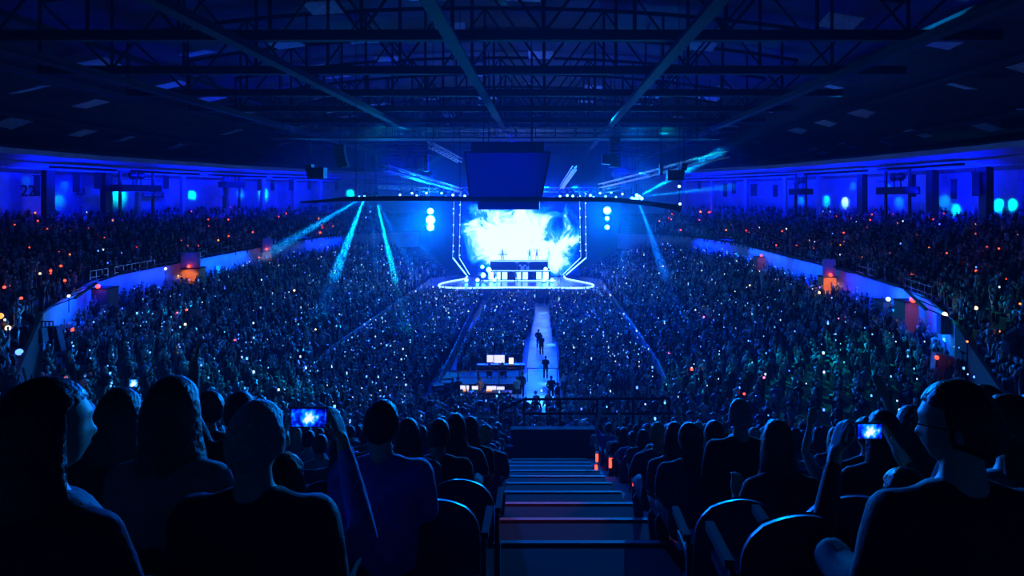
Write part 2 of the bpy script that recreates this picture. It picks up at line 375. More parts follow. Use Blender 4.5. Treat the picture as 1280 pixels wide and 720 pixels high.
# riser, its lit panels and the players
RB = thing('riser', 'two-tier band riser with bright lit panels at the middle of the stage', 'riser', (-3.95, 89.5, 1.68))
MB().box((-4.6, -.8, 0), (4.6, 2.4, 1.5), 'blackmetal').build('lower_tier', RB)
MB().box((-4.3, .9, 1.5), (4.3, 2.6, 2.75), 'blackmetal').build('upper_tier', RB)
for z, y, wd in ((1.5, -.84, 4.6), (2.75, .86, 4.3), (.08, -.86, 5.4)): MB().box((-wd, y-.03, z-.05), (wd, y, z+.05), 'led').build('led_strip', RB)
for i in range(9):
    if random.random() < .75: MB().box((-4.4+i, -.86, .25), (-3.65+i, -.82, 1.3), 'dot' if i in (0, 1, 8) else 'led').build('panel', RB)
def tiny_player(name, label, loc, pose=0, m='white'):
    t = thing(name, label, 'person', loc, 0, 'performers on the stage')
    b = MB(); b.path([(0, 0, .95), (0, .02, 1.2), (0, 0, 1.42), (0, 0, 1.52)], [.15, .14, .19, .06], m, 8)
    for s in (-1, 1):
        b.path([(s*.09, 0, .93), (s*.13, .03, .5), (s*.15, 0, .05)], [.09, .065, .045], 'black', 6)
        e = [(s*.19, 0, 1.42), (s*.3, -.08, 1.15), (s*.12, -.3, 1.12)] if pose == 0 else [(s*.19, 0, 1.42), (s*.38, -.05, 1.55), (s*.45, -.1, 1.85)]
        b.path(e, [.06, .045, .035], m, 6)
    b.build('body', t, smooth=True); MB().ball((0, 0, 1.66), (.09, .1, .12), 'cloth').build('head', t, smooth=True)
    return t
for i, (px, py, Y, z, pose, lab) in enumerate((
        (628, 0, 91.5, 4.43, 0, 'keyboard player in pale top on the upper riser'), (662, 0, 91.5, 4.43, 0, 'backing singer in pale top on the upper riser'),
        (671, 0, 91.3, 4.43, 1, 'backing singer raising both arms on the upper riser'), (620, 0, 87.9, 1.68, 0, 'guitarist in pale top before the riser, screen side of the bright panel'),
        (645, 0, 86.4, 1.68, 1, 'lead singer with both arms raised at the middle stage edge'), (699, 0, 88.2, 1.68, 0, 'guitarist in pale top standing alone beside the riser'),
        (600, 0, 87.2, 1.68, 0, 'bass player in pale top standing apart from the riser'))):
    tiny_player('person', lab, (X(px, Y)-4.2, Y, z), pose)
dk = thing('drum_kit', 'drum kit with bright shells on the lower riser', 'drums', (-3.4, 89.4, 3.18))
for a, b, r in (((0, -.2, .3), (0, .25, .3), .3), ((-.35, 0, .55), (-.35, 0, .8), .18), ((.35, 0, .55), (.35, 0, .8), .18), ((.75, .2, 0), (.75, .2, .5), .24)):
    MB().tube(a, b, r, 'white', 14).build('drum', dk)
for x in (-.8, .9): MB().tube((x, 0, 1.1), (x, 0, 1.13), .28, 'bright', 14).tube((x, 0, 0), (x, 0, 1.1), .02, 'bright', 5).build('cymbal', dk)
kb = thing('keyboard', 'stage keyboard on a stand on the upper riser', 'keyboard', (-6.4, 90.8, 4.43))
MB().box((-.7, -.2, .9), (.7, .2, 1.02), 'white').build('case', kb)
for s in (-1, 1): MB().tube((s*.5, 0, .9), (-s*.5, 0, 0), .03, 'bright').build('leg', kb)
for i, (px, Y, z) in enumerate(((617, 91.6, 4.43), (674, 91.6, 4.43), (603, 88.5, 3.4), (604, 88.4, 2.2), (611, 88.4, 3.0), (682, 88.4, 3.1), (681, 88.4, 2.0))):  # glow balls added to whiten the riser and stand for lit smoke
    t = thing('stage_glow_ball', 'added dazzling glow ball on the band riser, %s of seven' % nth(i), 'lamp', (X(px, Y)-4.2, Y, z))
    MB().ball((0, -.1, .38), .36 if i in (0, 3, 4) else .26, 'lampw', 10, 8).build('globe', t); MB().tube((0, 0, .1 if i < 2 else 1.68-z), (0, 0, .3), .05, 'blackmetal').build('stand', t)
for i, px in enumerate((618, 680, 690, 597, 583)):
    t = thing('stage_floor_lamp', 'bright white lamp low on the stage, %s from the bright riser end' % nth(i), 'lamp', (X(px, 87)-4.2, 87, 1.68 if i != 1 else 1.68))
    MB().box((-.2, -.12, 0), (.2, .12, .12), 'blackmetal').build('base', t); MB().ball((0, -.1, .38), .26, 'lampw', 10, 8).build('lens', t)
# lamps that light the haze straight at the seats: two hung columns beside the stage
for nm, px, Y in (('left', 538, 84), ('right', 759, 84)):
    t = thing('hanging_lamp_column', 'column of three dazzling cyan lamps hanging ' + ('left' if nm == 'left' else 'right') + ' of the stage portal', 'lamp', (0, 0, 0))
    z = [Wp(px, y, Y) for y in ((264, 275, 284) if nm == 'left' else (263, 273, 284))]
    MB().tube(z[2]+Vector((0, .3, -1)), z[0]+Vector((0, .3, 8)), .06, 'blackmetal').build('hanger', t)
    for k, p in enumerate(z):
        r = ((.42, .62, .5) if nm == 'left' else (.5, .28, .3))[k]
        h = MB().tube(p+Vector((0, .55, 0)), p+Vector((0, .08, 0)), r+.08, 'blackmetal', 12).build('lamp_housing', t)
        MB().ball(p, (r, .12, r), 'lampc', 14, 8).build('lens', h)
    spot('column_beam', z[1]+Vector((0, -.3, 0)), (z[1].x*.3, 10, 8), (0, .3, 1), 40000, 60, 1, .3)
# lighting trusses over the stage with moving heads
def box_truss(name, label, a, b, s=.5, seg=10, m='bright'):
    a = Vector(a); b = Vector(b); t = thing(name, label, 'truss', a); d = b-a; u = Vector((0, 0, s)); v = d.normalized().cross(Vector((0, 0, 1)))*s
    O = [Vector((0, 0, 0)), u, v, u+v]
    for o_ in O: MB().tube(o_, o_+d, .05, m, 5).build('chord', t)
    mb = MB()
    for i in range(seg):
        p = d*(i/seg); q = d*((i+1)/seg)
        for e, f in ((0, 1), (1, 3), (3, 2), (2, 0)): mb.tube(p+O[e], q+O[f], .028, m, 4)
    mb.build('lattice', t)['kind'] = 'stuff'
    for u_ in (.15, .85):
        p = d*u_; MB().tube(p, (p.x, p.y, roof_z(a.x+p.x)-a.z), .025, 'blackmetal', 4).build('hanger', t)
    return t
def moving_head(loc, target, label, lens='lampw', r=.16, group='moving heads over the stage'):
    t = thing('moving_head_lamp', label, 'lamp', loc, 0, group)
    MB().box((-.2, -.2, .35), (.2, .2, .55), 'blackmetal').tube((0, 0, .5), (0, 0, roof_z(loc[0])-loc[2]), .018, 'blackmetal', 5).build('base', t)
    MB().box((-.26, -.06, -.1), (-.2, .06, .4), 'blackmetal').box((.2, -.06, -.1), (.26, .06, .4), 'blackmetal').build('yoke', t)
    d = (Vector(target)-Vector(loc)).normalized()
    h = MB().tube(-d*.2, d*.2, .15, 'blackmetal', 10, r2=r).build('head', t)
    MB().tube(d*.2, d*.215, r*.9, lens, 12).build('lens', h)
    return t
tr = [box_truss('lighting_truss', 'bright lattice truss over the stage front', Wp(560, 240, 84), Wp(745, 240, 84), .6, 30),
      box_truss('lighting_truss', 'lattice truss slanting out from the stage towards the %s seats, upper one' % 'left', Wp(472, 236, 76), Wp(545, 240, 82), .5, 12),
      box_truss('lighting_truss', 'lattice truss slanting out from the stage above the curved black bar end', Wp(752, 242, 80), Wp(790, 235, 76), .5, 8),
      box_truss('lighting_truss', 'long lattice truss running down the hall above the aisle banner', Wp(478, 213, 56), Wp(572, 240, 82), .5, 24),
      box_truss('lighting_truss', 'long lattice truss running down the hall above the lamp fan', Wp(905, 196, 50), Wp(748, 235, 78), .5, 24),
      box_truss('lighting_truss', 'short bright truss rising beside the score cube, over the stage portal', Wp(716, 212, 62), Wp(700, 236, 80), .4, 10),
      box_truss('lighting_truss', 'short bright truss crossing the long slanted streak of light', Wp(535, 184, 50), Wp(572, 203, 58), .4, 8)]
k = 0
for px in (566, 572, 581, 686, 693, 700, 709, 716, 722, 730, 738):
    moving_head(Wp(px, 246+random.uniform(-3, 3), 83.5), Wp(px, 400, 50), 'small bright moving head on the stage truss, %s across' % nth(k), 'dot', .18); k += 1
for px, py in ((500, 243), (508, 246), (515, 241), (521, 244), (528, 246), (533, 241), (742, 246), (750, 241), (757, 245), (764, 240), (770, 246), (778, 242), (552, 241), (557, 246)):
    moving_head(Wp(px, py, 79), Wp(px, 400, 45), 'small bright moving head on a side truss, %s across' % nth(k-11), 'dot', .15, 'moving heads on the side trusses'); k += 1
BEAMS = [(456, 247, 418, 345, 60, CYAN, 2.6, 16000), (470, 248, 494, 350, 62, (0, .7, 1), 1.7, 15000), (463, 249, 470, 340, 60, CYAN, 1.2, 7000),
         (472, 247, 545, 330, 64, BLUE, 2.2, 14000), (455, 246, 330, 320, 58, CYAN, 2.4, 7000), (455, 246, 330, 228, 64, CYAN, 1.5, 14000),
         (472, 246, 560, 190, 64, CYAN, 1.2, 6000), (470, 248, 520, 345, 60, BLUE, 1.6, 5000),
         (796, 247, 900, 190, 60, CYAN, 2.2, 14000), (800, 246, 915, 234, 62, CYAN, 1.8, 26000), (800, 248, 890, 300, 60, CYAN, 3.0, 26000),
         (793, 248, 770, 215, 70, CYAN, 1.2, 4000), (797, 249, 832, 345, 60, BLUE, 2.4, 7000), (797, 248, 950, 275, 60, BLUE, 2.6, 26000),
         (790, 249, 778, 330, 62, BLUE, 2.0, 4000)]
for i, (px, py, tx, ty, tY, col, ang, p) in enumerate(BEAMS):
    a = Wp(px, py, 76); b = Wp(tx, ty, tY); b = a+(b-a)*1.0
    moving_head(a-(b-a).normalized()*.3, b, 'moving head throwing a blue beam, %s in the cluster %s of the stage' % (nth(i if i < 8 else i-8), 'left' if i < 8 else 'right'), 'lampw', .15+.07*(i in (0, 1, 3, 8, 9)), 'beam lamps beside the stage')
    spot('beam_light', a, b, (col[0], max(col[1], .12), col[2]), p*110, ang*1.7, 1, .05)
for i, (px, py) in enumerate(((449, 247), (460, 249), (471, 247), (790, 248), (796, 244), (802, 248))):
    t = thing('beam_lamp', 'dazzling white lamp facing the seats, %s in the cluster %s of the stage' % (nth(i % 3), 'left' if i < 3 else 'right'), 'lamp', Wp(px, py, 75.4))
    MB().tube((0, .4, 0), (0, .02, 0), .24, 'blackmetal', 10).tube((0, .3, 0), (0, .3, 1.4), .04, 'blackmetal').build('lamp_housing', t); MB().ball((0, 0, 0), (.2, .06, .2), 'lampw', 10, 8).build('lens', t)
# narrow upward beam added for a lens flare streak; a second one points down
spot('flare_beam_light', Wp(539, 262, 83), Wp(566, 60, 45), (.0, .1, 1), 60000, .9, .4, .02)
spot('portal_beam_light', Wp(760, 268, 83), Wp(735, 420, 60), BLUE, 5000, 9, .8, .05)

# ------------------------------------------------------------------ hung things
cb = thing('score_cube', 'large dark blue four-sided score cube hanging above the arena floor', 'scoreboard', (0, 0, 0))
a = [Wp(581, 190, 50), Wp(688, 190, 50), Wp(676, 250, 50), Wp(588, 250, 50)]
dp = 6.5
mb = MB(); p = a+[v+Vector((0, dp, 0)) for v in a]
mb.poly(p, [(0, 1, 2, 3), (4, 7, 6, 5), (0, 4, 5, 1), (1, 5, 6, 2), (2, 6, 7, 3), (3, 7, 4, 0)], 'cube'); mb.build('body', cb)
g = MB()
for s, t in ((0, 1), (1, 2), (2, 3), (3, 0)): g.tube(a[s]-Vector((0, .06, 0)), a[t]-Vector((0, .06, 0)), .07, 'blackmetal', 5)
g.build('frame', cb)
lo = Wp(597, 249, 50.5); hi = Wp(674, 262, 50.5)
MB().box((lo.x, 50.6, hi.z), (hi.x, 56, lo.z), 'cube').build('lower_ring', cb)
MB().box((lo.x-.5, 50.2, 17.5), (hi.x+.4, 56.3, 18.3), 'blackmetal').build('top_frame', cb)
for x in (-5.2, -1.2):
    for y in (51, 55.5): MB().tube((x, y, 18), (x, y, 27), .05, 'blackmetal', 5).build('cable', cb)
bar = thing('curved_bar', 'long thin black curved bar slung across the hall in front of the score cube', 'bar', (0, 0, 0))
pts = smooth([Wp(px, py, Y) for px, py, Y in ((376, 253, 40), (408, 251, 42), (440, 248.5, 44), (520, 248, 46), (600, 248.8, 47), (690, 249, 47), (760, 249.5, 46), (800, 253, 44), (835, 258, 42.5), (850, 260, 42))], 5)
MB().path(pts, [.06+.12*min(1, i/12) for i in range(len(pts)-6)]+[.2, .2, .22, .26, .3, .3], 'black', 8).build('tube', bar)
for px, py, Y in ((849, 258, 42), (575, 248, 47), (445, 248, 44)):
    q = Wp(px, py, Y); MB().tube(q, (q.x, q.y, roof_z(q.x)), .025, 'blackmetal', 4).build('wire', bar)
q = Wp(849, 233, 41.8); MB().ball(q, .1, 'dot').build('marker_lamp', bar); q = Wp(850, 255, 41.6); MB().ball(q, .09, 'dot').build('marker_lamp', bar)
def line_array(label, px, y0, y1, wpx, Y, curve=0., box=None):
    t = thing('line_array_speaker', label, 'speaker', Wp(px, y0, Y))
    a = Wp(px, y0, Y); b = Wp(px, y1, Y); n_ = max(4, int((a.z-b.z)/.35)); w_ = wpx/760*Y; h = (a.z-b.z)/n_
    for i in range(n_):
        u = i/n_; mt = Matrix.Translation(Vector((curve*u*u, 0, -h*(i+.5)))) @ Matrix.Rotation(-curve*.5*u, 4, 'Y')
        MB().box((-w_/2, 0, -h*.46), (w_/2, .7, h*.46), 'plastic', mt).build('cabinet', t)
    MB().tube((0, .35, 0), (0, .35, roof_z(a.x)-a.z), .04, 'blackmetal', 5).build('hanger', t)
    if box:
        c_ = Wp(*box, Y)-a; MB().box((c_.x-.7, 0, c_.z-.45), (c_.x+.7, .9, c_.z+.45), 'plastic').build('side_cabinet', t)
line_array('black curved line array speaker hung over the fan of cyan beams', 423, 180, 209, 13, 58, .5)
line_array('large straight black line array hanging between cube and curved bar end', 769, 172, 209, 13, 58, 0, (762, 199))
line_array('small thin black speaker stack hanging before the slanted flare streak', 532, 193, 214, 5, 60)
line_array('thin black speaker hanging above the curved bar end', 827, 204, 219, 4, 56)
line_array('curved black speaker hanging at the curved bar end, cabinet beside it', 856, 204, 222, 7, 52, -.9, (845, 219))
line_array('small black speaker cluster hanging at the start of the curved bar', 385, 205, 222, 8, 52, .4, (394, 216))

# theatrical haze hanging about the stage, thickest in the middle
def haze(label, c, r, dens):
    m = bpy.data.materials.new('haze'); m.use_nodes = True; n = m.node_tree.nodes; n.remove(n['Principled BSDF'])
    v = n.new('ShaderNodeVolumeScatter'); v.inputs['Color'].default_value = (.16, .42, 1, 1) if dens < .05 else (.6, .85, 1, 1); v.inputs['Density'].default_value = dens; v.inputs['Anisotropy'].default_value = .5  # blue stage light put into the haze colour
    m.node_tree.links.new(v.outputs[0], n['Material Output'].inputs['Volume'])
    b = MB(); b.ball(c, r, m, 40, 24); o = b.build('haze', smooth=True); tag(o, label, None, None, 'stuff')
haze('wide soft haze filling the hall round the stage', (-4.5, 84, 9.5), (36, 36, 19), .0022)
haze('thicker haze right over the stage', (-4.5, 88, 10), (24, 20, 15), .003)
def shaft(a, b, ang, L_, dens, label):  # denser cones of haze added so the lamp beams show
    m = bpy.data.materials.new('haze_shaft'); m.use_nodes = True; n = m.node_tree.nodes; n.remove(n['Principled BSDF'])
    v = n.new('ShaderNodeVolumeScatter'); v.inputs['Color'].default_value = (.6, .9, 1, 1); v.inputs['Density'].default_value = dens; v.inputs['Anisotropy'].default_value = .1
    m.node_tree.links.new(v.outputs[0], n['Material Output'].inputs['Volume'])
    d = (b-a).normalized(); MB_ = MB().tube(a+d*.1, a+d*L_, .06, m, 16, r2=L_*math.tan(math.radians(ang/2))*1.05)
    o = MB_.build('haze'); tag(o, label, None, None, 'stuff')
for i, (px, py, tx, ty, tY, col, ang, p) in enumerate(BEAMS):
    a = Wp(px, py, 76); b = Wp(tx, ty, tY); shaft(a, b, ang*1.7, (b-a).length*1.02, .045, 'added shaft of haze along a cyan lamp beam, %s %s of the stage' % (nth(i if i < 8 else i-8), 'left' if i < 8 else 'right'))
haze('puff of haze under the left lamp cluster', Wp(478, 275, 72), (8, 8, 6), .004)
haze('puff of haze round the right lamp cluster', Wp(810, 252, 72), (8, 8, 5), .004)
# ------------------------------------------------------------------ things on the walls and the concourse
def along(which, px):                       # the point of a loop that shows at picture column px
    best = None
    rng = (1, 6.4) if px < 620 else (11.9, 18)
    i = rng[0]
    while i < rng[1]:
        p = Q(i, 0 if which == 'fascia' else 1, 'upper'); p2 = Q(i+.02, 0 if which == 'fascia' else 1, 'upper')
        if p.y > 5:
            d = abs(682+760*p.x/p.y-px)
            if best is None or d < best[0]: best = (d, p, (p2-p))
        i += .02
    p, d = best[1], best[2]; d.z = 0; d.normalize()
    nrm = Vector((-d.y, d.x, 0))
    if nrm.dot(Vector((-4.6, 60, 0))-Vector((p.x, p.y, 0))) < 0: nrm = -nrm
    rz = math.atan2(nrm.y, nrm.x)+PI/2      # local -Y faces the hall
    return p, nrm, rz
def zat(py, Y): return EYE-(py-250)/760*Y
def place_w(px, off): p, n_, rz = along('wall', px); q = p+n_*off; return q, rz
# columns
for i, px in enumerate((-60, 43, 115, 158, 212, 272, 318, 358, 390, 862, 902, 945, 993, 1040, 1096, 1188, 1257, 1330)):
    q, rz = place_w(px, 2.2); s = ''
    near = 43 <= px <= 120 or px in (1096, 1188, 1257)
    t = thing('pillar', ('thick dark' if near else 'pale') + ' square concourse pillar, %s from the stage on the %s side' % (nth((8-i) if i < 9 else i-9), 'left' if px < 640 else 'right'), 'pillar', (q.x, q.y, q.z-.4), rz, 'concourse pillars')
    r = .42 if near else .25
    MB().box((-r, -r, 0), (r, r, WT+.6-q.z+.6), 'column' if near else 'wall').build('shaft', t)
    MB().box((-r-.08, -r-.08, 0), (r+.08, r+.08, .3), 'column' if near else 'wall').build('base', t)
# black banners / doorways on the wall
BAN = [(12, 220, 245, 8), (70, 217, 240, 8), (100, 212, 236, 9), (184, 220, 236, 7), (307, 224, 238, 5), (327, 226, 238, 5), (349, 225, 238, 7), (372, 226, 237, 5), (404, 228, 238, 4),
       (860, 226, 237, 4), (885, 227, 237, 4), (922, 230, 246, 6), (934, 228, 242, 6), (958, 231, 245, 9), (987, 232, 246, 6), (1170, 219, 246, 9), (1226, 225, 249, 8), (1251, 216, 245, 10)]
for i, (px, y0, y1, wp) in enumerate(BAN):
    q, rz = place_w(px, 3.0); z0 = zat(y1, q.y); z1 = zat(y0, q.y); w_ = wp/760*q.y*1.05
    t = thing('hanging_banner', 'plain black hanging banner before the blue wall, %s %s' % (nth(i if i < 9 else i-9), 'from the left picture edge' if i < 9 else 'one right of the stage'), 'banner', (q.x, q.y, z0), rz)
    MB().box((-w_/2, -.03, 0), (w_/2, .03, z1-z0), 'black').build('cloth', t); MB().box((-w_/2-.1, -.06, z1-z0), (w_/2+.1, .06, z1-z0+.1), 'blackmetal').build('top_bar', t)
    MB().tube((0, 0, z1-z0), (0, 0, z1-z0+2.2), .02, 'blackmetal', 4).build('wire', t)
def text(name, body, size, m, loc, rz, label=None, cat=None, parent=None):
    c = bpy.data.curves.new(name, 'FONT'); c.body = body; c.size = size; c.extrude = .02; c.align_x = 'CENTER'; c.materials.append(M[m])
    o = bpy.data.objects.new(name, c); dg = bpy.context.evaluated_depsgraph_get(); C.objects.link(o)
    dg.update(); me = bpy.data.meshes.new_from_object(o.evaluated_get(bpy.context.evaluated_depsgraph_get())); bpy.data.objects.remove(o)
    o = bpy.data.objects.new(name, me); C.objects.link(o)
    o.location = loc; o.rotation_euler = (PI/2, 0, rz); o.parent = parent
    if label: tag(o, label, cat)
    return o
for px, s, py, sz in ((31, '22', 245, 1.7), (98, '23', 243, 1.1)):
    q, rz = place_w(px, .25); text('section_number', s, sz, 'black', (q.x, q.y, zat(py, q.y)), rz, ('large' if s == '22' else 'smaller') + ' dark section number %s painted on the blue wall' % s, 'number')
q, rz = place_w(185, .8); t = thing('sign', 'dim blue lettered sign board on the wall below a black banner', 'sign', (q.x, q.y, zat(246, q.y)), rz)
MB().box((-1.5, -.05, -.1), (1.5, .1, .6), 'seat').build('board', t)
text('lettering', 'BUD LIGHT', .5, 'white', (0, -.08, .1), 0, parent=t)
# camera and follow-spot platforms
for i, (px, py, wpx) in enumerate(((142, 237, 52), (268, 232, 24), (1160, 240, 48), (1031, 241, 22))):
    q, rz = place_w(px, 4.0); w_ = wpx/760*q.y; z = zat(py, q.y)
    t = thing('camera_platform', 'dark railed spotlight platform before the %s wall, %s' % ('sign' if i < 2 else 'yellow lamp', ('big one by the number sign', 'small one near the stage', 'big one among black banners', 'small one near the stage')[i]), 'platform', (q.x, q.y, z), rz)
    MB().box((-w_/2, -1, -.25), (w_/2, 1, .55), 'blackmetal').build('deck', t)
    for s in (-1, 1): MB().box((s*w_*.42-.12, -.12, -3.2), (s*w_*.42+.12, .12, 3.6), 'column').build('support', t)
    MB().tube((-w_/2, -1, 1.2), (w_/2, -1, 1.2), .04, 'blackmetal').build('handrail', t)
    for s in (-.5, .5):
        h = MB().ball((s, 0, 1.7), (.55, .5, .45), 'plastic', 10, 7); h.tube((s, 0, .5), (s, 0, 1.5), .07, 'blackmetal'); h.build('spotlight_body', t)
# small spots added by the wall for projected light patches, not wall lamps
for px, py, col, p, ang in ((135, 214, TEAL, 260, 60), (149, 242, TEAL, 380, 70), (178, 225, CYAN, 90, 50), (83, 232, CYAN, 50, 40), (72, 250, CYAN, 160, 60), (240, 243, (0, 1, .9), 330, 42), (252, 220, TEAL, 80, 40), (34, 226, CYAN, 40, 40),
                            (302, 242, CYAN, 160, 50), (355, 230, TEAL, 180, 50), (331, 241, TEAL, 350, 60), (437, 241, TEAL, 400, 50),
                            (1147, 219, TEAL, 420, 60), (1222, 216, (0, 1, .55), 320, 70), (1057, 252, (.3, 1, .6), 330, 46), (1249, 255, (0, 1, .8), 700, 40), (1266, 255, (0, 1, .4), 500, 36),
                            (1109, 236, CYAN, 100, 50), (1123, 252, CYAN, 120, 50), (1066, 232, CYAN, 60, 40), (1001, 250, CYAN, 120, 40), (1194, 262, TEAL, 200, 50), (1034, 250, TEAL, 150, 50), (1180, 252, CYAN, 160, 60)):
    q, rz = place_w(px, .05); q2, _ = place_w(px, 1.5); spot('wall_pool_light', (q2.x, q2.y, zat(py, q2.y)+.9), (q.x, q.y, zat(py, q.y)), col, p*2.2, ang, .95, .15)
# blue wash strips: long lamps tucked on the soffit edge and under the concourse rim
for px0, px1, which, pw in ((0, 95, 'wall', 1), (110, 210, 'wall', 1), (220, 300, 'wall', 1), (305, 400, 'wall', .8), (870, 950, 'wall', .8), (955, 1040, 'wall', 1), (1050, 1140, 'wall', 1), (1150, 1275, 'wall', 1)):
    a, n1, _ = along(which, px0); b, n2, _ = along(which, px1); L_ = (b-a).length
    c_ = (a+b)/2+(n1+n2)/2*6; c_.z = 14.6
    tgt = (a+b)/2; tgt.z = 14.2
    t = thing('strip_lamp', 'long lamp trough below the soffit, %s along the blue wall' % nth(len([x for x in bpy.data.objects if x.name.startswith('strip_lamp')])), 'lamp', (c_.x, c_.y, 0), math.atan2((b-a).y, (b-a).x), 'wall wash lamps')
    l = area('wall_wash_light', (c_.x, c_.y, 16.6), tgt, DEEP, 1300*pw*L_/12, L_*.9, .25, 150)
    d = (b-a); d.z = 0; z_ = (Vector(l.location)-Vector(tgt)).normalized(); x_ = d.normalized(); x_ = (x_-z_*x_.dot(z_)).normalized(); y_ = z_.cross(x_)
    l.rotation_euler = Matrix((x_, y_, z_)).transposed().to_euler()
    u = area('soffit_fill_light', ((a+b)/2+(n1+n2)/2*3.2).to_tuple()[:2]+(14.2,), ((a+b)/2+(n1+n2)/2*5.5).to_tuple()[:2]+(17.2,), (0, .006, 1), 1700*pw*L_/12, L_*.9, .25, 140)  # unseen uplight added to brighten the soffit, no fixture there
    zz = (Vector(u.location)-(((a+b)/2+(n1+n2)/2*5.5).xy.to_3d()+Vector((0, 0, 17.2)))).normalized(); x2 = d.normalized(); x2 = (x2-zz*x2.dot(zz)).normalized()
    u.rotation_euler = Matrix((x2, zz.cross(x2), zz)).transposed().to_euler()
    MB().box((-L_*.45, -.2, 16.75), (L_*.45, .2, 17.0), 'blackmetal').build('trough', t)
FPX = [(62, 96), (100, 150), (152, 208), (240, 310), (340, 430), (868, 930), (935, 985), (990, 1035), (1058, 1110), (1115, 1150), (1155, 1190)]
for i, (px0, px1) in enumerate(FPX):
    a, n1, _ = along('fascia', px0); b, n2, _ = along('fascia', px1); L_ = (b-a).length; nn = (n1+n2)/2
    c_ = (a+b)/2+nn*1.1; c_.z = (a.z+b.z)/2+.75; tgt = (a+b)/2; tgt.z = c_.z-1.9
    l = area('concourse_wash_light', c_, tgt, (0, .02, 1) if i % 3 else (0, .045, 1), 260*L_/8*(1.5 if i % 2 else 1), L_*.9, .12, 120)
    d = (b-a); d.z = 0; z_ = (c_-tgt).normalized(); x_ = d.normalized(); x_ = (x_-z_*x_.dot(z_)).normalized(); y_ = z_.cross(x_)
    l.rotation_euler = Matrix((x_, y_, z_)).transposed().to_euler()
    t = thing('lamp_rail', 'thin black lamp rail over the concourse rim, %s round the bowl' % nth(i), 'lamp', (c_.x, c_.y, c_.z+.06), math.atan2(d.y, d.x), 'concourse lamp rails')
    MB().box((-L_*.46, -.08, 0), (L_*.46, .08, .1), 'blackmetal').build('rail', t)
    for s in (-.4, 0, .4): MB().tube((s*L_, 0, .05), (s*L_, (1.1 if nn.dot(Vector((-math.sin(t.rotation_euler[2]), math.cos(t.rotation_euler[2]), 0))) < 0 else -1.1), -.4), .03, 'blackmetal', 4).build('bracket', t)
for px, py, col, p in ((375/1.0, 0, 0, 0),): pass
for px, dz, col, p in ((132, -1.2, (0, 1, .7), 40), (272, -1.0, (0, .8, 1), 60), (336, -1.2, (.4, .8, 1), 40), (992, -1.4, (0, .7, 1), 34), (949, -1.0, (0, .8, 1), 40), (1133, -1.4, (0, 1, .6), 34), (1145, -2, (0, 1, .5), 60), (1180, -.8, (0, .8, 1), 60), (921, -1, (0, .8, 1), 30)):
    a, n1, rz = along('fascia', px); c_ = a+n1*1.0; spot('concourse_pool_light', (c_.x, c_.y, a.z+dz+.5), (a.x, a.y, a.z+dz-.3), col, p*3, 50, .3, .05)
# vomitory portals: orange-lit panels with blue boards above them
for i, (px, y0, y1, wpx, m, blue) in enumerate(((225, 336, 366, 24, 'orange', 1), (325, 314, 334, 12, 'brown', 1), (105, 362, 398, 20, 'brown', 0), (1051, 347, 376, 16, 'orange', 1), (961, 322, 341, 10, 'brown', 0), (1161, 379, 424, 17, 'brown', 0), (1126, 378, 405, 10, 'cloth', 0))):
    a, n1, rz = along('fascia', px); q = a+n1*.9; w_ = wpx/760*q.y; z0 = zat(y1, q.y); z1 = zat(y0, q.y)
    t = thing('exit_portal', ('orange lit' if m == 'orange' else 'brown' if m == 'brown' else 'grey') + ' exit portal jutting from the blue concourse wall, ' + ('two people standing before it', 'small one with light beside it', 'near the speckled sign board', 'one person at its edge', 'small one near the stage', 'red lamp on its top', 'narrow one beside the teal patch')[i], 'portal', (q.x, q.y, z0-.8), 0)
    MB().box((-w_/2, 0, 0), (w_/2, 1.2, z1-z0+.8), m).build('panel', t)
    MB().box((-w_/2-.06, -.02, z1-z0+.8), (w_/2+.06, 1.2, z1-z0+.9), 'blackmetal').build('cap', t)
    MB().ball((0, -.12, z1-z0+1.05), .15 if i != 5 else .2, 'red' if m != 'cloth' else 'dot').build('exit_lamp', t)
    if blue: MB().box((-w_/2, .1, z1-z0+.9), (w_/2, .25, z1-z0+2.4), 'fascia').build('board', t); spot('portal_light', (q.x, q.y-2.2, z1+2.4), (q.x, q.y, z1+1), (0, .03, 1), 120, 40, .6, .05)
    if m == 'orange': spot('portal_light', (q.x-.3, q.y-2.6, z1+.4), (q.x, q.y, (z0+z1)/2), (1, .42, .12), 420, 50, .6, .05)
    elif m == 'brown': spot('portal_light', (q.x-.3, q.y-2.4, z1+.4), (q.x, q.y, (z0+z1)/2), (1, .4, .3), 90, 50, .6, .05)
# railings along the upper tier rim
def railing(label, px0, px1, posts):
    a, n1, _ = along('fascia', px0); b, n2, _ = along('fascia', px1); a = a-n1*.4; b = b-n2*.4
    t = thing('railing', label, 'railing', a); d = b-a
    for z in (1.05, .55): MB().tube((0, 0, z), d+Vector((0, 0, z)), .03, 'bright', 5).build('rail', t)
    for k in range(posts): p = d*(k/(posts-1)); MB().tube(p, p+Vector((0, 0, 1.05)), .03, 'bright', 5).build('post', t)
for i, (p0, p1, n_) in enumerate(((118, 142, 4), (150, 200, 6), (240, 262, 4), (280, 312, 5), (880, 915, 5), (960, 985, 4), (1002, 1038, 5), (1065, 1090, 4), (1125, 1155, 5))):
    railing('metal railing on the upper tier rim, %s round the bowl from the sign board' % nth(i), p0, p1, n_)
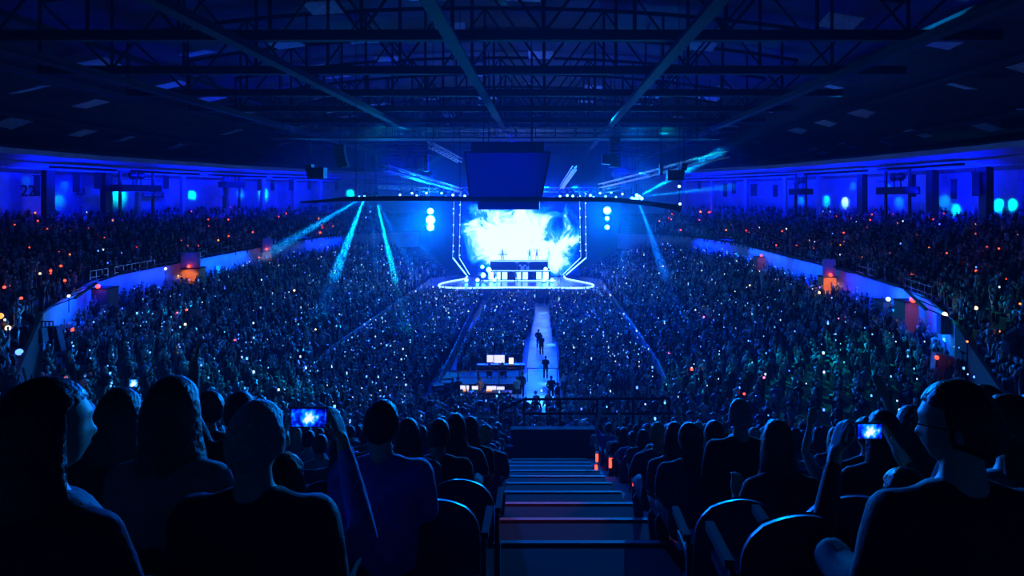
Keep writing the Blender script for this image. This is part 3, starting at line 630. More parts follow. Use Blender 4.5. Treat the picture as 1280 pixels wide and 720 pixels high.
# vomitory side walls in the near corners
for i, (pts, Y, m, lab) in enumerate(((((1170, 441), (1196, 447), (1190, 482), (1168, 470)), 28.5, 'fascia', 'pale blue end wall of the stairwell below the red lamp'),
                        (((1196, 447), (1232, 462), (1228, 482), (1190, 482)), 28.0, 'curtain', 'grey stairwell side wall running on from the pale end wall'),
                        (((1232, 436), (1280, 405), (1292, 402), (1290, 432), (1236, 447)), 26, 'curtain', 'sloping grey stairwell wall with slanted rail'),
                        (((31, 414), (52, 411), (54, 428), (34, 431)), 31, 'curtain', 'small speckled grey sign board by the bowl corner'),
                        (((54, 409), (70, 409), (77, 440), (62, 438)), 32, 'seat', 'blue board fence panel next to the speckled sign board'),
                        (((1176, 393), (1194, 402), (1192, 418), (1176, 418)), 31.5, 'cloth', 'grey block under the lit end of the concourse wall'))):
    P = [Wp(px, py, Y) for px, py in pts]; n_ = len(P)
    t = thing('stairwell_wall' if i not in (3, 4) else 'board', lab, 'wall' if i not in (3, 4) else 'board', P[0])
    q = [p-P[0] for p in P]; r_ = [p+Vector((0, .35, 0)) for p in q]
    MB().poly(q+r_, [tuple(range(n_)), tuple(range(n_, 2*n_))[::-1]]+[(k, n_+k, n_+(k+1) % n_, (k+1) % n_) for k in range(n_)], m).build('panel', t)
    if i in (1, 2, 4):
        MB().tube(q[0]+Vector((0, -.2, .35)), q[1]+Vector((0, -.2, .35)), .035, 'blackmetal', 5).build('rail', t)
        for u in (.1, .4, .7, 1): p = q[0].lerp(q[1], u); MB().tube(p+Vector((0, -.2, -.8)), p+Vector((0, -.2, .35)), .03, 'blackmetal', 5).build('post', t)

# ------------------------------------------------------------------ arena floor: centre aisle, mixing desk, banner aisle
o = MB().box((-1.5, 37, .0), (.95, 79, .05), 'aisle').build('trim_lit_aisle_floor'); o['kind'] = 'structure'  # pale mottled strips carry the aisle's light patches in their colour
o = MB().box((-3.6, 36, .0), (-1.5, 47, .04), 'aisle').build('trim_lit_desk_side_floor'); o['kind'] = 'structure'
RZ = thing('mixing_riser', 'black raised mixing platform behind the lit desks beside the centre aisle', 'platform', (-4.7, 43.2, 0))
MB().box((-2.6, -1.4, 0), (2.9, 1.8, .85), 'blackmetal').build('deck', RZ)
for z in (1.75, 1.3): MB().tube((-2.7, -1.4, z), (2.9, -1.4, z), .035, 'bright', 5).build('rail', RZ)
for k in range(5): MB().tube((-2.7+k*1.4, -1.4, 0), (-2.7+k*1.4, -1.4, 1.75), .035, 'steel', 5).build('post', RZ)
MB().box((-1.8, -1.44, 1.66), (-.7, -1.42, 1.8), 'white').build('light_strip', RZ)
def desk(x, y, w, z0, label, scr):
    t = thing('mixing_desk', label, 'desk', (x, y, z0))
    MB().box((-w/2, -.4, .72), (w/2, .4, .8), 'blackmetal').box((-w/2, -.1, .8), (w/2, .4, .95), 'plastic').build('console', t)
    for s in (-1, 1):
        for u in (-.35, .35): MB().tube((s*(w/2-.08), u, 0), (s*(w/2-.08), u, .72), .03, 'bright', 5).build('leg', t)
    for (sx, sz, sw, sh, m) in scr:
        b = MB().box((sx-sw/2-.03, .1, sz-.03), (sx+sw/2+.03, .16, sz+sh+.03), 'plastic').box((sx-.05, .12, .75), (sx+.05, .18, sz), 'plastic').build('monitor', t)
        MB().box((sx-sw/2, .08, sz), (sx+sw/2, .1, sz+sh), m).build('display', b)
desk(-4.3, 39.7, 4.2, 0, 'long black mixing desk with pale and amber screens nearest the front rail', [(-1.0, 1.1, .56, .26, 'monitor'), (-.32, 1.1, .4, .22, 'monitor'), (.75, 1.08, .62, .24, 'monitor'), (1.35, 1.08, .5, .2, 'monitor'), (-1.0, .98, .5, .1, 'amber'), (.6, .98, .4, .1, 'amber')])
desk(-3.2, 43.2, 3.4, .85, 'lighting desk with bright pink-white screens on the mixing platform', [(-.75, 1.1, .45, .5, 'monitor'), (-.1, 1.05, .75, .55, 'monitor'), (.75, 1.0, .3, .4, 'warm')])
tb = thing('table', 'small white-topped table at the mixing desk end beside the centre aisle', 'table', (-2.0, 39.2, 0))
MB().box((-.45, -.35, .8), (.45, .35, .86), 'white').build('top', tb); MB().box((-.4, -.3, .3), (.4, -.26, .78), 'white').build('cloth', tb)
for a in (-.4, .4):
    for b in (-.3, .3): MB().tube((a, b, 0), (a, b, .8), .025, 'bright', 5).build('leg', tb)
for k, (x, y) in enumerate(((-6.6, 40.2), (-6.6, 41.2), (-7.0, 39.6))):
    t = thing('equipment_rack', 'black equipment rack beside the mixing desk, %s from its banner end' % nth(k), 'rack', (x, y, 0), .2*k)
    MB().box((-.35, -.35, .1), (.35, .35, 1.5), 'blackmetal').build('case', t)
    for j in range(5): MB().box((-.3, -.38, .25+j*.24), (.3, -.35, .4+j*.24), 'steel' if j % 2 else 'cloth').build('unit', t)
    for a in (-.25, .25): MB().ball((a, 0, .05), .05, 'plastic', 8, 5).build('caster', t)
for k, (px, py) in enumerate(((545, 468), (562, 452), (653, 455), (658, 487))):
    q = Wp(px, py, 42 if k != 3 else 39.5); t = thing('microphone_stand', 'thin pale stand rising over the mixing area, %s towards the aisle' % nth(k), 'stand', (q.x, q.y, 0))
    MB().tube((0, 0, 0), (0, 0, q.z-.5), .02, 'bright', 5).build('pole', t); MB().tube((0, 0, q.z-.5), (.25*(1 if k < 2 else -.3), 0, q.z), .02, 'bright', 5).build('boom', t)
    for a in range(3): MB().tube((0, 0, .3), (.35*math.cos(a*2.1), .35*math.sin(a*2.1), 0), .018, 'bright', 4).build('leg', t)
spot('desk_lamp_light', (-4.6, 38.2, 3.2), (-4.4, 40.6, 1.2), (1, .55, .3), 60, 60, .6, .05)
spot('desk_lamp_light', (-2.2, 38.4, 4.4), (-1.8, 40.5, .8), (.1, .5, 1), 110, 50, .6, .05)
# draped barrier line along the far side of the mixing area
dr = thing('draped_barrier', 'long line of pale draped crowd barriers left standing along the mixing area aisle', 'barrier', (0, 0, 0))
dr['label'] = 'long line of pale draped crowd barriers between floor crowd and mixing area'
for k in range(20):
    y0 = 36+k*2.1; x0 = -7.2-.022*(y0-36)*1.6; x1 = x0-.075
    q = MB(); n_ = 8
    p = [(lerp(x0, x1, i/n_)+.06*math.sin(i*1.9+k), y0+2.0*i/n_, z) for z in (.05, 1.15) for i in range(n_+1)]
    p += [(a+.07, b, c) for a, b, c in p]; m_ = n_+1
    q.poly(p, [(i, i+1, m_+i+1, m_+i) for i in range(n_)]+[(2*m_+i, 3*m_+i, 3*m_+i+1, 2*m_+i+1) for i in range(n_)]+[(m_+i, m_+i+1, 3*m_+i+1, 3*m_+i) for i in range(n_)], 'curtain')
    q.build('drape', dr)
# lit floor of the aisle beside the drapes

# ------------------------------------------------------------------ far crowd: simple full figures joined into one object per block
def fig_proto(kind):
    mb = MB()
    sit = kind >= 4
    hz = .62 if sit else .95
    mb.path([(0, 0, hz-.12), (0, .0, hz+.2), (0, 0, hz+.47), (0, 0, hz+.56)], [.15, .13, .19, .06], 'cloth', 6)
    mb.ball((0, .01, hz+.7), (.088, .1, .125), 'white', 6, 5)
    if sit: mb.path([(0, 0, hz-.1), (0, .4, hz-.1), (0, .42, .05)], [.16, .12, .08], 'black', 4)
    else: mb.path([(0, 0, .9), (0, 0, .02)], [.16, .12], 'black', 4)
    for s in (-1, 1):
        up = (kind in (1, 5)) or (kind == 2 and s > 0)
        if up: mb.path([(s*.19, 0, hz+.45), (s*.27, .08, hz+.62), (s*.22, .1, hz+.95), (s*.21, .1, hz+1.05)], [.055, .045, .035, .045], 'white', 4)
        elif kind in (3, 6): mb.path([(s*.19, 0, hz+.45), (s*.27, .08, hz+.2), (s*.04, .3, hz+.38)], [.055, .045, .04], 'white', 4)
        else: mb.path([(s*.19, 0, hz+.45), (s*.26, 0, hz+.18), (s*.2, .12, hz-.05)], [.055, .045, .035], 'cloth', 4)
    v = np.array(mb.v, dtype=np.float32)
    tris = []; cols = []
    for f, m_ in zip(mb.f, mb.m):
        for i in range(1, len(f)-1): tris.append((f[0], f[i], f[i+1])); cols.append(m_)
    return v, np.array(tris, dtype=np.int32), np.array(cols), [x.name for x in mb.mats]
PROTO = [fig_proto(k) for k in range(7)]
def crowd_mat():
    m = bpy.data.materials.new('crowd_clothes'); m.use_nodes = True; n = m.node_tree.nodes
    a = n.new('ShaderNodeAttribute'); a.attribute_name = 'tint'; b = n['Principled BSDF']; b.inputs['Roughness'].default_value = .38
    m.node_tree.links.new(a.outputs['Color'], b.inputs['Base Color']); return m
CM = crowd_mat()
def crowd(name, label, pts, mix):
    """pts: list of (x, y, z, facing)"""
    V = []; T = []; K = []; off = 0
    shirts = np.array([(.012, .012, .016), (.02, .025, .035), (.25, .27, .3), (.85, .85, .85), (.4, .12, .12), (.1, .2, .45), (.02, .02, .02), (.55, .5, .45)])
    pr = np.array([.32, .16, .07, .12, .04, .06, .2, .03])
    for (x, y, z, rz) in pts:
        v, t, c, nm = PROTO[RNG.choice(7, p=mix)]
        s = RNG.uniform(.88, 1.06); a = rz+RNG.normal(0, .25); ln = RNG.normal(0, .05)
        ca, sa = math.cos(a), math.sin(a)
        u = v*s; X_ = u[:, 0]+ln*u[:, 2]; Y_ = u[:, 1]
        V.append(np.stack((X_*ca-Y_*sa+x, X_*sa+Y_*ca+y, u[:, 2]+z), 1)); T.append(t+off); off += len(v)
        sh = shirts[RNG.choice(8, p=pr)]; sk = np.array((.62, .5, .42))*RNG.uniform(.25, 1.3)
        hair = np.array((.05, .035, .025)) if RNG.random() < .8 else np.array((.35, .28, .18))
        pal = {'grey_cloth': sh, 'white_surface': sk, 'black_fabric': np.array((.02, .02, .04))}
        tab = np.array([pal[q] for q in nm])[c]
        K.append(tab)
    V = np.concatenate(V); T = np.concatenate(T); K = np.concatenate(K)
    me = bpy.data.meshes.new(name); me.vertices.add(len(V)); me.vertices.foreach_set('co', V.astype(np.float32).ravel())
    me.loops.add(len(T)*3); me.loops.foreach_set('vertex_index', T.ravel()); me.polygons.add(len(T))
    me.polygons.foreach_set('loop_start', np.arange(0, len(T)*3, 3, dtype=np.int32)); me.polygons.foreach_set('use_smooth', np.ones(len(T), dtype=bool))
    at = me.attributes.new('tint', 'FLOAT_COLOR', 'FACE'); at.data.foreach_set('color', np.concatenate((K, np.ones((len(K), 1))), 1).astype(np.float32).ravel())
    me.materials.append(CM); me.update(); me.validate()
    o = bpy.data.objects.new(name, me); C.objects.link(o); tag(o, label, None, None, 'stuff'); return o
STAGE = Vector((-4, 86, 0))
def face(x, y): return math.atan2(STAGE.y-y, STAGE.x-x)-PI/2
def visible(x, y, m=1.04): return y > 2 and -700*m < 760*x/y < 615*m+15
SPEC_SPOTS = {'floor': [], 'lower': [], 'upper': []}
def rows(tier, i0, i1, n, gap, skip_near=False, k0=0):
    out = []
    for k in range(k0, n):
        t = (k+.45)/n; i = i0
        P = [Q(i0+j*.05, t, tier) for j in range(int((i1-i0)/.05)+1)]; acc = 0
        for j in range(len(P)-1):
            seg = (P[j+1]-P[j]).xy.length; 
            while acc < seg:
                p = P[j].lerp(P[j+1], acc/seg); acc += gap*random.uniform(.92, 1.08)
                ii = i0+(j+acc/seg)*.05; fr = (ii*2.0) % 1.0
                if fr < .045 or random.random() < .05: continue
                if skip_near and abs(p.x) < 14 and p.y < 17.6: continue
                if not visible(p.x, p.y): continue
                z = Q(ii, k/n, tier).z
                jx, jy = random.uniform(-.12, .12), random.uniform(-.12, .12); out.append((p.x+jx, p.y+jy, z, face(p.x, p.y)))
            acc -= seg
    return out
pf = []
y = 36.2
while y < 84:
    x = -17.2
    while x < 8.1:
        xx = x+random.uniform(-.12, .12); yy = y+random.uniform(-.15, .15)
        busy = (-1.75+max(0, yy-50)*.016 < xx < 1.1-max(0, yy-50)*.033 and yy < 79) or (-7.9 < xx < -1.2 and 37.5 < yy < 46.5) or (-8.2 < xx < -7.0) or (-3.8 < xx < -1.4 and yy < 47) or (xx > 4 and yy < 41) or ((xx+4.5)**2/155+(yy-90)**2/80 < 1.2)
        if not busy and visible(xx, yy) and random.random() < .93: pf.append((xx, yy, 0, face(xx, yy)))
        x += .58
    y += .74
crowd('floor_crowd', 'packed standing audience on the arena floor before the stage', pf, [.42, .2, .16, .22, 0, 0, 0])
pl = rows('lower', 1.5, 17.6, 16, .6)
crowd('lower_tier_crowd', 'dense audience filling the lower seating bowl', pl, [.3, .1, .1, .2, .14, .06, .1])
pu = rows('upper', 1.6, 17.5, 16, .62, True)
crowd('upper_tier_crowd', 'dense dim audience filling the upper seating tier', pu, [.22, .05, .06, .12, .35, .05, .15])

# phones and small lamps among the crowd, each its own object
def glow(name, mat_, kind):
    mb = MB()
    if kind == 'phone': mb.box((-.045, 0, -.08), (.045, .012, .08), 'plastic').box((-.05, -.012, -.07), (.05, -.001, .07), mat_)
    elif kind == 'lamp': mb.ball((0, 0, 0), (.085, .085, .085), mat_, 6, 4).tube((0, 0, -.18), (0, 0, -.07), .02, 'plastic', 5)
    return mb.mesh(name)
GL = {k: glow('phone', k, 'phone') for k in ('phone', 'phoneb', 'phonew')}
GL2 = {k: glow('small_lamp', k, 'lamp') for k in ('red', 'orangel', 'warm', 'pink', 'dot')}
def scatter(pts, n_, kinds, table, nm, lab, cat, grp, up):
    for k in range(n_):
        x, y, z, rz = min(random.sample(pts, 2), key=lambda q: q[1]+random.uniform(-25, 25)); m_ = random.choice(kinds)
        s = max(1, y/58)*random.uniform(.55, 1.1)
        o = link(nm, table[m_], None, (x+.25, y-.25, z+up+random.uniform(-.1, .25)), math.atan2(x, -y)*-1 if False else -math.atan2(x, y))
        o.scale = (s, s, s); tag(o, lab, cat, grp)
scatter(pf, 85, ['phone', 'phonew', 'phoneb', 'phonew'], GL, 'phone', 'small glowing phone held up among the floor crowd', 'phone', 'phones in the floor crowd', 1.75)
scatter(pl, 95, ['phone', 'phonew', 'phoneb', 'phone'], GL, 'phone', 'small glowing phone held up in the lower seating bowl', 'phone', 'phones in the lower bowl', 1.6)
scatter(pl, 22, ['red', 'pink', 'warm'], GL2, 'small_lamp', 'tiny coloured lamp glowing in the lower seating bowl', 'lamp', 'small lamps in the lower bowl', 1.4)
scatter(pu, 110, ['red', 'orangel', 'red'], GL2, 'small_lamp', 'tiny red aisle lamp glowing in the upper tier crowd', 'lamp', 'red aisle lamps in the upper tier', 1.15)
scatter(pu, 30, ['phonew', 'phoneb'], GL, 'phone', 'small glowing phone held up in the upper tier', 'phone', 'phones in the upper tier', 1.6)
# past those, the many still smaller glints of far phones: one mass
def far_glints(name, label, pts, n_):
    mb = MB()
    for k in range(n_):
        x, y, z, rz = random.choice(pts); s_ = random.uniform(.035, .075)*max(.8, y/60); zz = z+random.uniform(1.25, 2.0); m_ = random.choice(('phone', 'phonew', 'phoneb', 'phone'))
        mb.box((x+.25-s_/2, y-.3, zz), (x+.25+s_/2, y-.28, zz+s_*1.5), m_)
    tag(mb.build(name), label, None, None, 'stuff')
far_glints('far_phones', 'countless tiny phone glints over the floor crowd', pf, 420)
far_glints('far_phones', 'countless tiny phone glints over the lower seating bowl', pl, 520)
# the bigger lamps that stand out, one by one
for px, py, Y, m_, r_, lab in ((86, 370, 38, 'warm', .13, 'round warm lamp above the brown exit portal by the sign board'), (91, 412, 36, 'red', .16, 'red lamp among the lower bowl crowd below the brown portal'),
        (24, 440, 26, 'phoneb', .22, 'tall bright blue-white lamp near the speckled sign board'), (0, 395, 25, 'orangel', .2, 'orange lamp glowing at the bowl corner above the sign board'), (10, 410, 25, 'warm', .16, 'yellowish lamp under the orange lamp at the bowl corner'),
        (207, 336, 54, 'warm', .16, 'pair-top warm lamp beside the orange portal with two people'), (294/1.0, 425, 40, 'red', .1, 'small red lamp in the lower bowl above the raised arm'), (50, 342, 40, 'warm', .1, 'small yellow lamp in the upper tier over the fence'),
        (1069, 350, 52, 'warm', .17, 'pinkish warm lamp beside the orange portal with one person'), (1181, 393, 33, 'warm', .2, 'warm lamp at the lit end of the concourse wall'), (1220, 385, 32, 'warm', .14, 'yellow lamp hanging among the green lit hands'),
        (1171, 447, 28, 'red', .15, 'red lamp on the pale stairwell end wall'), (1249, 414, 25, 'orangel', .07, 'small orange lamp over the sloping stairwell wall'), (1209, 427, 27, 'orangel', .08, 'small orange lamp below the warm concourse lamp'),
        (955, 472, 33, 'pink', .1, 'pink lamp among the lower bowl crowd by the man with bare head'), (324, 322, 70, 'red', .14, 'red lamp over the small brown portal with light beside it')):
    t = thing('small_lamp', lab, 'lamp', Wp(px, py, Y)); MB().ball((0, 0, 0), r_*.62, m_, 10, 7).build('globe', t); MB().tube((0, 0, -r_-(7 if px in (0, 50, 1069) else .9)), (0, 0, -r_*.5), .025, 'blackmetal', 5).build('stem', t)
# soft lit patches of crowd: teal-green lamps on the near corners
for px, py, Y, col, p, a_ in ((1225, 400, 32, (0, 1, .45), 420, 28), (1090, 470, 34, (0, .9, .6), 1500, 26), (1010, 490, 33, (0, .8, .8), 1300, 26), (235, 410, 42, (0, 1, .5), 300, 12), (350, 470, 34, (0, .7, .7), 1100, 34), (865, 490, 36, (0, .7, .8), 1000, 26), (200, 470, 32, (0, .4, 1), 700, 34), (12, 385, 27, (1, .6, .2), 60, 30)):
    q = Wp(px, py, Y); spot('crowd_pool_light', q+Vector((-.18*q.x*0+(-5 if q.x > 0 else 5), 13, 8.5)), q, col, p*5, a_, .8, .1)
# ------------------------------------------------------------------ people: one continuous body each (shapes fused and smoothed), hair and clothes as parts
def fuse(name, mb, voxel, iters=4, target=None):
    me = mb.mesh('tmp'); o = bpy.data.objects.new('tmp', me); C.objects.link(o)
    r = o.modifiers.new('r', 'REMESH'); r.mode = 'VOXEL'; r.voxel_size = voxel; r.use_smooth_shade = True
    s = o.modifiers.new('s', 'SMOOTH'); s.factor = .5; s.iterations = iters
    if target:
        d = o.modifiers.new('d', 'DECIMATE'); d.ratio = target
    dg = bpy.context.evaluated_depsgraph_get(); dg.update()
    out = bpy.data.meshes.new_from_object(o.evaluated_get(dg), depsgraph=dg); out.name = name
    bpy.data.objects.remove(o); bpy.data.meshes.remove(me)
    for p in out.polygons: p.use_smooth = True
    return out
def limb(mb, pts, rad, m='white', n=10):
    mb.path(pts, rad, m, n)
    for p, r in zip(pts, rad): mb.ball(p, r*1.0, m, n, 6)
def ring_loft(mb, rings, m, n=18):
    """rings: (centre, rx, ry, tilt) stacked into a closed body"""
    p = []
    for c, rx, ry in rings:
        for j in range(n): a = 2*PI*j/n; p.append(Vector(c)+Vector((rx*math.cos(a), ry*math.sin(a), 0)))
    k = len(rings)
    mb.poly(p, [(i*n+j, i*n+(j+1) % n, (i+1)*n+(j+1) % n, (i+1)*n+j) for i in range(k-1) for j in range(n)]+[tuple(range(n))[::-1], tuple(range((k-1)*n, k*n))], m)
def head_shape(mb, mt, m='white'):
    """a head facing +Y about the origin of mt: skull, jaw, nose, brow, lips, ears"""
    n, k = 22, 16; p = []
    for i in range(k+1):
        a = -PI/2+PI*i/k; z = .118*math.sin(a)
        for j in range(n):
            b = 2*PI*j/n; x = .078*math.cos(a)*math.cos(b); y = .094*math.cos(a)*math.sin(b)
            if z < -.01:
                t = (-z-.01)/.11; x *= 1-.28*t; y = y*(1-.12*t)+(.018*t if y > 0 else .03*t)
            if y < 0: y *= 1.08; 
            if y > .03:
                y += .015*math.exp(-((x/.014)**2+((z+.028)/.02)**2)) + .008*math.exp(-((x/.05)**2+((z-.02)/.012)**2))
                y += .01*math.exp(-((x/.024)**2+((z+.066)/.011)**2)) + .012*math.exp(-((x/.03)**2+((z+.1)/.02)**2))
                for s in (-1, 1): y -= .011*math.exp(-(((x-s*.031)/.016)**2+(z/.012)**2))
            p.append(mt @ Vector((x, y, z)))
    mb.poly(p, [(i*n+j, i*n+(j+1) % n, (i+1)*n+(j+1) % n, (i+1)*n+j) for i in range(k) for j in range(n)], m)
    mb.ball(mt @ Vector((0, .1, -.036)), .011, m, 8, 6)
    for s in (-1, 1):
        q = MB().ball((0, 0, 0), (.011, .02, .034), m, 8, 6)
        mb.poly([mt @ (Vector(v)+Vector((s*.08, -.008, -.01))) for v in q.v], q.f, m)
def hair_shape(mt, style, seed=0):
    rnd = random.Random(seed); mb = MB(); n, k = 36, 18; p = []
    ph = [rnd.uniform(0, 6) for _ in range(6)]
    for i in range(k+1):
        a = -PI/2+PI*i/k; z = .13*math.sin(a)
        for j in range(n):
            b = 2*PI*j/n; rr = 1+.03*math.sin(b*7+ph[0]+z*30)+.02*math.sin(b*13+ph[1])
            x = .09*rr*math.cos(a)*math.cos(b); y = .107*rr*math.cos(a)*math.sin(b)-.008
            front = math.sin(b)
            if style in ('short', 'bald'):
                low = -.05-.03*max(0, -front) if front < .25 else .045
                if z < low: z2 = low; x *= .86; y *= .86
                else: z2 = z
                if front > .35 and z < .06: y *= .78; x *= .82
                p.append(mt @ Vector((x, y, z2)))
            else:
                drop = {'long': .34, 'bob': .13, 'wavy': .38}[style]
                z2 = z
                if z < 0 and front < .35:
                    t = -z/.13; z2 = z-drop*t; w_ = 1+.55*t*(1-.35*t) if style != 'bob' else 1+.25*t
                    rad = max(math.hypot(x, y), 1e-6); base = .088+.02*t
                    x = math.cos(b)*base*w_*(1+.05*math.sin(b*9+z2*26+ph[2])+.04*math.sin(z2*48+ph[3]+b*3)); y = math.sin(b)*base*w_*(.95+.05*math.sin(b*8+z2*30+ph[4]))-.012
                    if i == 0: x *= .5; y *= .5
                elif z < .05 and front >= .35: x *= .84; y *= .76; z2 = max(z, -.02)
                p.append(mt @ Vector((x, y, z2)))
    mb.poly(p, [(i*n+j, i*n+(j+1) % n, (i+1)*n+(j+1) % n, (i+1)*n+j) for i in range(k) for j in range(n)], 'black')
    return mb
def hand(mb, wrist, dirv, up, side, curl=.5, m='white', fr=.0085, splay=.16):
    """palm and five fingers; dirv along the fingers, up = back of the hand, side = +1 thumb towards dirv x up"""
    d = Vector(dirv).normalized(); u = Vector(up); u = (u-d*u.dot(d)).normalized(); s = d.cross(u)*side; w_ = Vector(wrist)
    for t in (-.028, -.01, .01, .028): limb(mb, [w_+s*t*.6, w_+d*.05+s*t, w_+d*.09+s*t], [.016, .015, .012], m, 8)
    for t, L_ in ((.031, .072), (.011, .08), (-.009, .074), (-.028, .058)):
        p0 = w_+d*.09+s*t; a = curl; ds = (d+s*t*splay*8).normalized()
        p1 = p0+ds*L_*.45; v = (ds*math.cos(a)-u*math.sin(a)); p2 = p1+v*L_*.32; v2 = (ds*math.cos(2*a)-u*math.sin(2*a)); p3 = p2+v2*L_*.24
        limb(mb, [p0, p1, p2, p3], [fr+.0015, fr+.0005, fr, fr-.001], m, 8)
    p0 = w_+d*.028+s*.03; limb(mb, [p0, p0+(d*.5+s).normalized()*.035, p0+(d*.9+s*.75).normalized()*.066-u*.006], [.012, .0105, .009], m, 8)
def make_body(pose, girth=1., sleeves='short', voxel=.014, dec=.35, hands='simple', turn=0., tilt=0., lean=0., arms=None, female=False):
    """seated or standing figure facing +Y; origin on the floor. returns meshes body, shirt, trousers and the head frame"""
    sit = pose == 'sit'; hz = .5 if sit else .93
    lv = Vector((0, math.sin(lean), math.cos(lean)))
    def T(h): return Vector((0, 0, hz))+lv*h
    b = MB(); sh = .165 if female else .19
    tor = [(T(-.06), .165, .12), (T(.02), .17, .125), (T(.18), .145*girth, .11*girth), (T(.34), .172*girth, .115*girth), (T(.42), .165*girth, .105), (T(.47), .125, .085), (T(.505), .078, .068), (T(.53), .062, .06)]
    ring_loft(b, [(c, x*.97, y*.97) for c, x, y in tor], 'white')
    neck = T(.53); hd = T(.53)+Vector((0, .025, .142)); hd += Vector((0, .05*lean, 0))
    limb(b, [neck-lv*.03, neck+lv*.05, hd-Vector((0, .01, .07))], [.064, .054, .052])
    mt = Matrix.Translation(hd) @ Matrix.Rotation(turn, 4, 'Z') @ Matrix.Rotation(tilt, 4, 'X')
    head_shape(b, mt)
    shirt = MB(); ring_loft(shirt, [(c, x*1.07+.012, y*1.07+.014) for c, x, y in tor[:-1]], 'white')
    if arms is None: arms = [(Vector((-.24, .05, .20)), Vector((-.15, .25, .06))), (Vector((.24, .05, .20)), Vector((.15, .25, .06)))]
    for s, (el, wr) in zip((-1, 1), arms):
        S_ = T(.415)+Vector((s*sh, 0, 0)); E = T(0)+el; W_ = T(0)+wr
        limb(b, [S_, S_.lerp(E, .5), E], [.056*girth, .049*girth, .041]); limb(b, [E, E.lerp(W_, .35), W_], [.041, .04, .027])
        e_ = E.lerp(W_, .85) if sleeves == 'long' else S_.lerp(E, .8)
        limb(shirt, [S_, S_.lerp(E, .5), E if sleeves == 'long' else e_], [.074*girth, .064*girth, .055]); 
        if sleeves == 'long': limb(shirt, [E, E.lerp(W_, .5), e_], [.055, .049, .037])
        shirt.ball(S_, .072*girth, 'white'); limb(shirt, [T(.475)+Vector((s*.05, -.01, 0)), S_], [.06, .066])
        d = (W_-E).normalized()
        if hands == 'full': hand(b, W_, (d+Vector((-.25*s, 0, .6))) if d.z > .3 else d, Vector((s, -.25, 0)) if d.z > .3 else Vector((0, 0, 1)), -s if d.z > .3 else s, .55)
        else:
            hand(b, W_, d, Vector((0, -1, .2)) if d.z > .3 else Vector((0, 0, 1)), -s if d.z > .3 else s, .3, fr=.0105, splay=.3)
    tr = MB()
    for s in (-1, 1):
        H = Vector((s*.09, 0, hz))
        if sit: P = [H, H+Vector((s*.04, .25, .02)), Vector((s*.14, .47, hz+.02)), Vector((s*.14, .44, .28)), Vector((s*.14, .42, .08))]
        else: P = [H, H+Vector((s*.02, 0, -.22)), Vector((s*.11, .02, .5)), Vector((s*.12, 0, .28)), Vector((s*.12, -.02, .08))]
        R_ = [.092, .085, .06, .056, .038]
        limb(b, P, R_); f = P[-1]; limb(b, [f+Vector((0, -.03, -.03)), f+Vector((0, .1, -.045)), f+Vector((0, .19, -.05))], [.04, .036, .028])
        limb(tr, P, [r+.014 for r in R_[:-1]]+[.055])
    ring_loft(tr, [(T(-.1), .17, .13), (T(-.04), .182, .138), (T(.05), .182, .135)], 'white')
    body = fuse('body', b, voxel, 3, dec); shm = fuse('shirt', shirt, .018, 4, .4); trm = fuse('trousers', tr, .02, 3, .35)
    for me in (body, shm, trm): me.materials.clear(); me.materials.append(M['white'])
    return dict(body=body, shirt=shm, trousers=trm, head=mt)
SKIN = [mat('skin_light', (.55, .36, .27), .5), mat('skin_mid', (.38, .23, .16), .5), mat('skin_dark', (.14, .08, .055), .5)]
HAIR = {'black-haired': mat('hair_black', (.012, .01, .01), .45, 0, 0, 40, .8), 'brown-haired': mat('hair_brown', (.07, .04, .025), .45, 0, .4, 40, .8),
        'fair-haired': mat('hair_fair', (.42, .3, .16), .45, 0, .3, 40, .8), 'grey-haired': mat('hair_grey', (.3, .3, .3), .5, 0, .3, 40, .8)}
TOP = {'black top': mat('top_black', (.012, .012, .015), .75, 0, .2, 20, .5), 'navy top': mat('top_navy', (.03, .045, .12), .75, 0, .2, 20, .5), 'grey top': mat('top_grey', (.16, .17, .19), .8, 0, .2, 20, .5),
       'red top': mat('top_red', (.14, .02, .02), .75, 0, .2, 20, .5), 'dark blue shirt': mat('top_blue', (.07, .12, .45), .7, 0, .2, 20, .5), 'pale top': mat('top_pale', (.38, .38, .4), .75, 0, .2, 20, .5)}
TR = [mat('trousers_denim', (.03, .05, .11), .8, 0, .2, 20, .3), mat('trousers_black', (.012, .012, .014), .8)]
UPA = lambda a, b, c, d, e, f: (Vector((a, b, c)), Vector((d, e, f)))
BODIES = {
 'hands resting in lap': make_body('sit'),
 'leaning forward': make_body('sit', lean=.28, turn=.2),
 'clapping at chest height': make_body('sit', arms=[UPA(-.27, .08, .22, -.05, .3, .34), UPA(.27, .08, .22, .05, .3, .34)], turn=-.15),
 'both arms raised': make_body('sit', arms=[UPA(-.3, .1, .62, -.24, .14, .9), UPA(.3, .1, .62, .24, .14, .9)]),
 'one arm raised': make_body('sit', arms=[UPA(-.24, .05, .2, -.15, .25, .06), UPA(.29, .1, .62, .2, .16, .9)], turn=.3),
 'head turned aside': make_body('sit', girth=1.1, turn=.9),
 'broad shouldered': make_body('sit', girth=1.18, sleeves='long', turn=-.1),
}
HMESH = {}
for st_ in ('short', 'long', 'bob', 'wavy'):
    me = hair_shape(Matrix.Identity(4), st_, 3).mesh('hair', True)
    me.materials.clear(); me.materials.append(M['black']); HMESH[st_] = me
def omat(o, m):
    o.material_slots[0].link = 'OBJECT'; o.material_slots[0].material = m
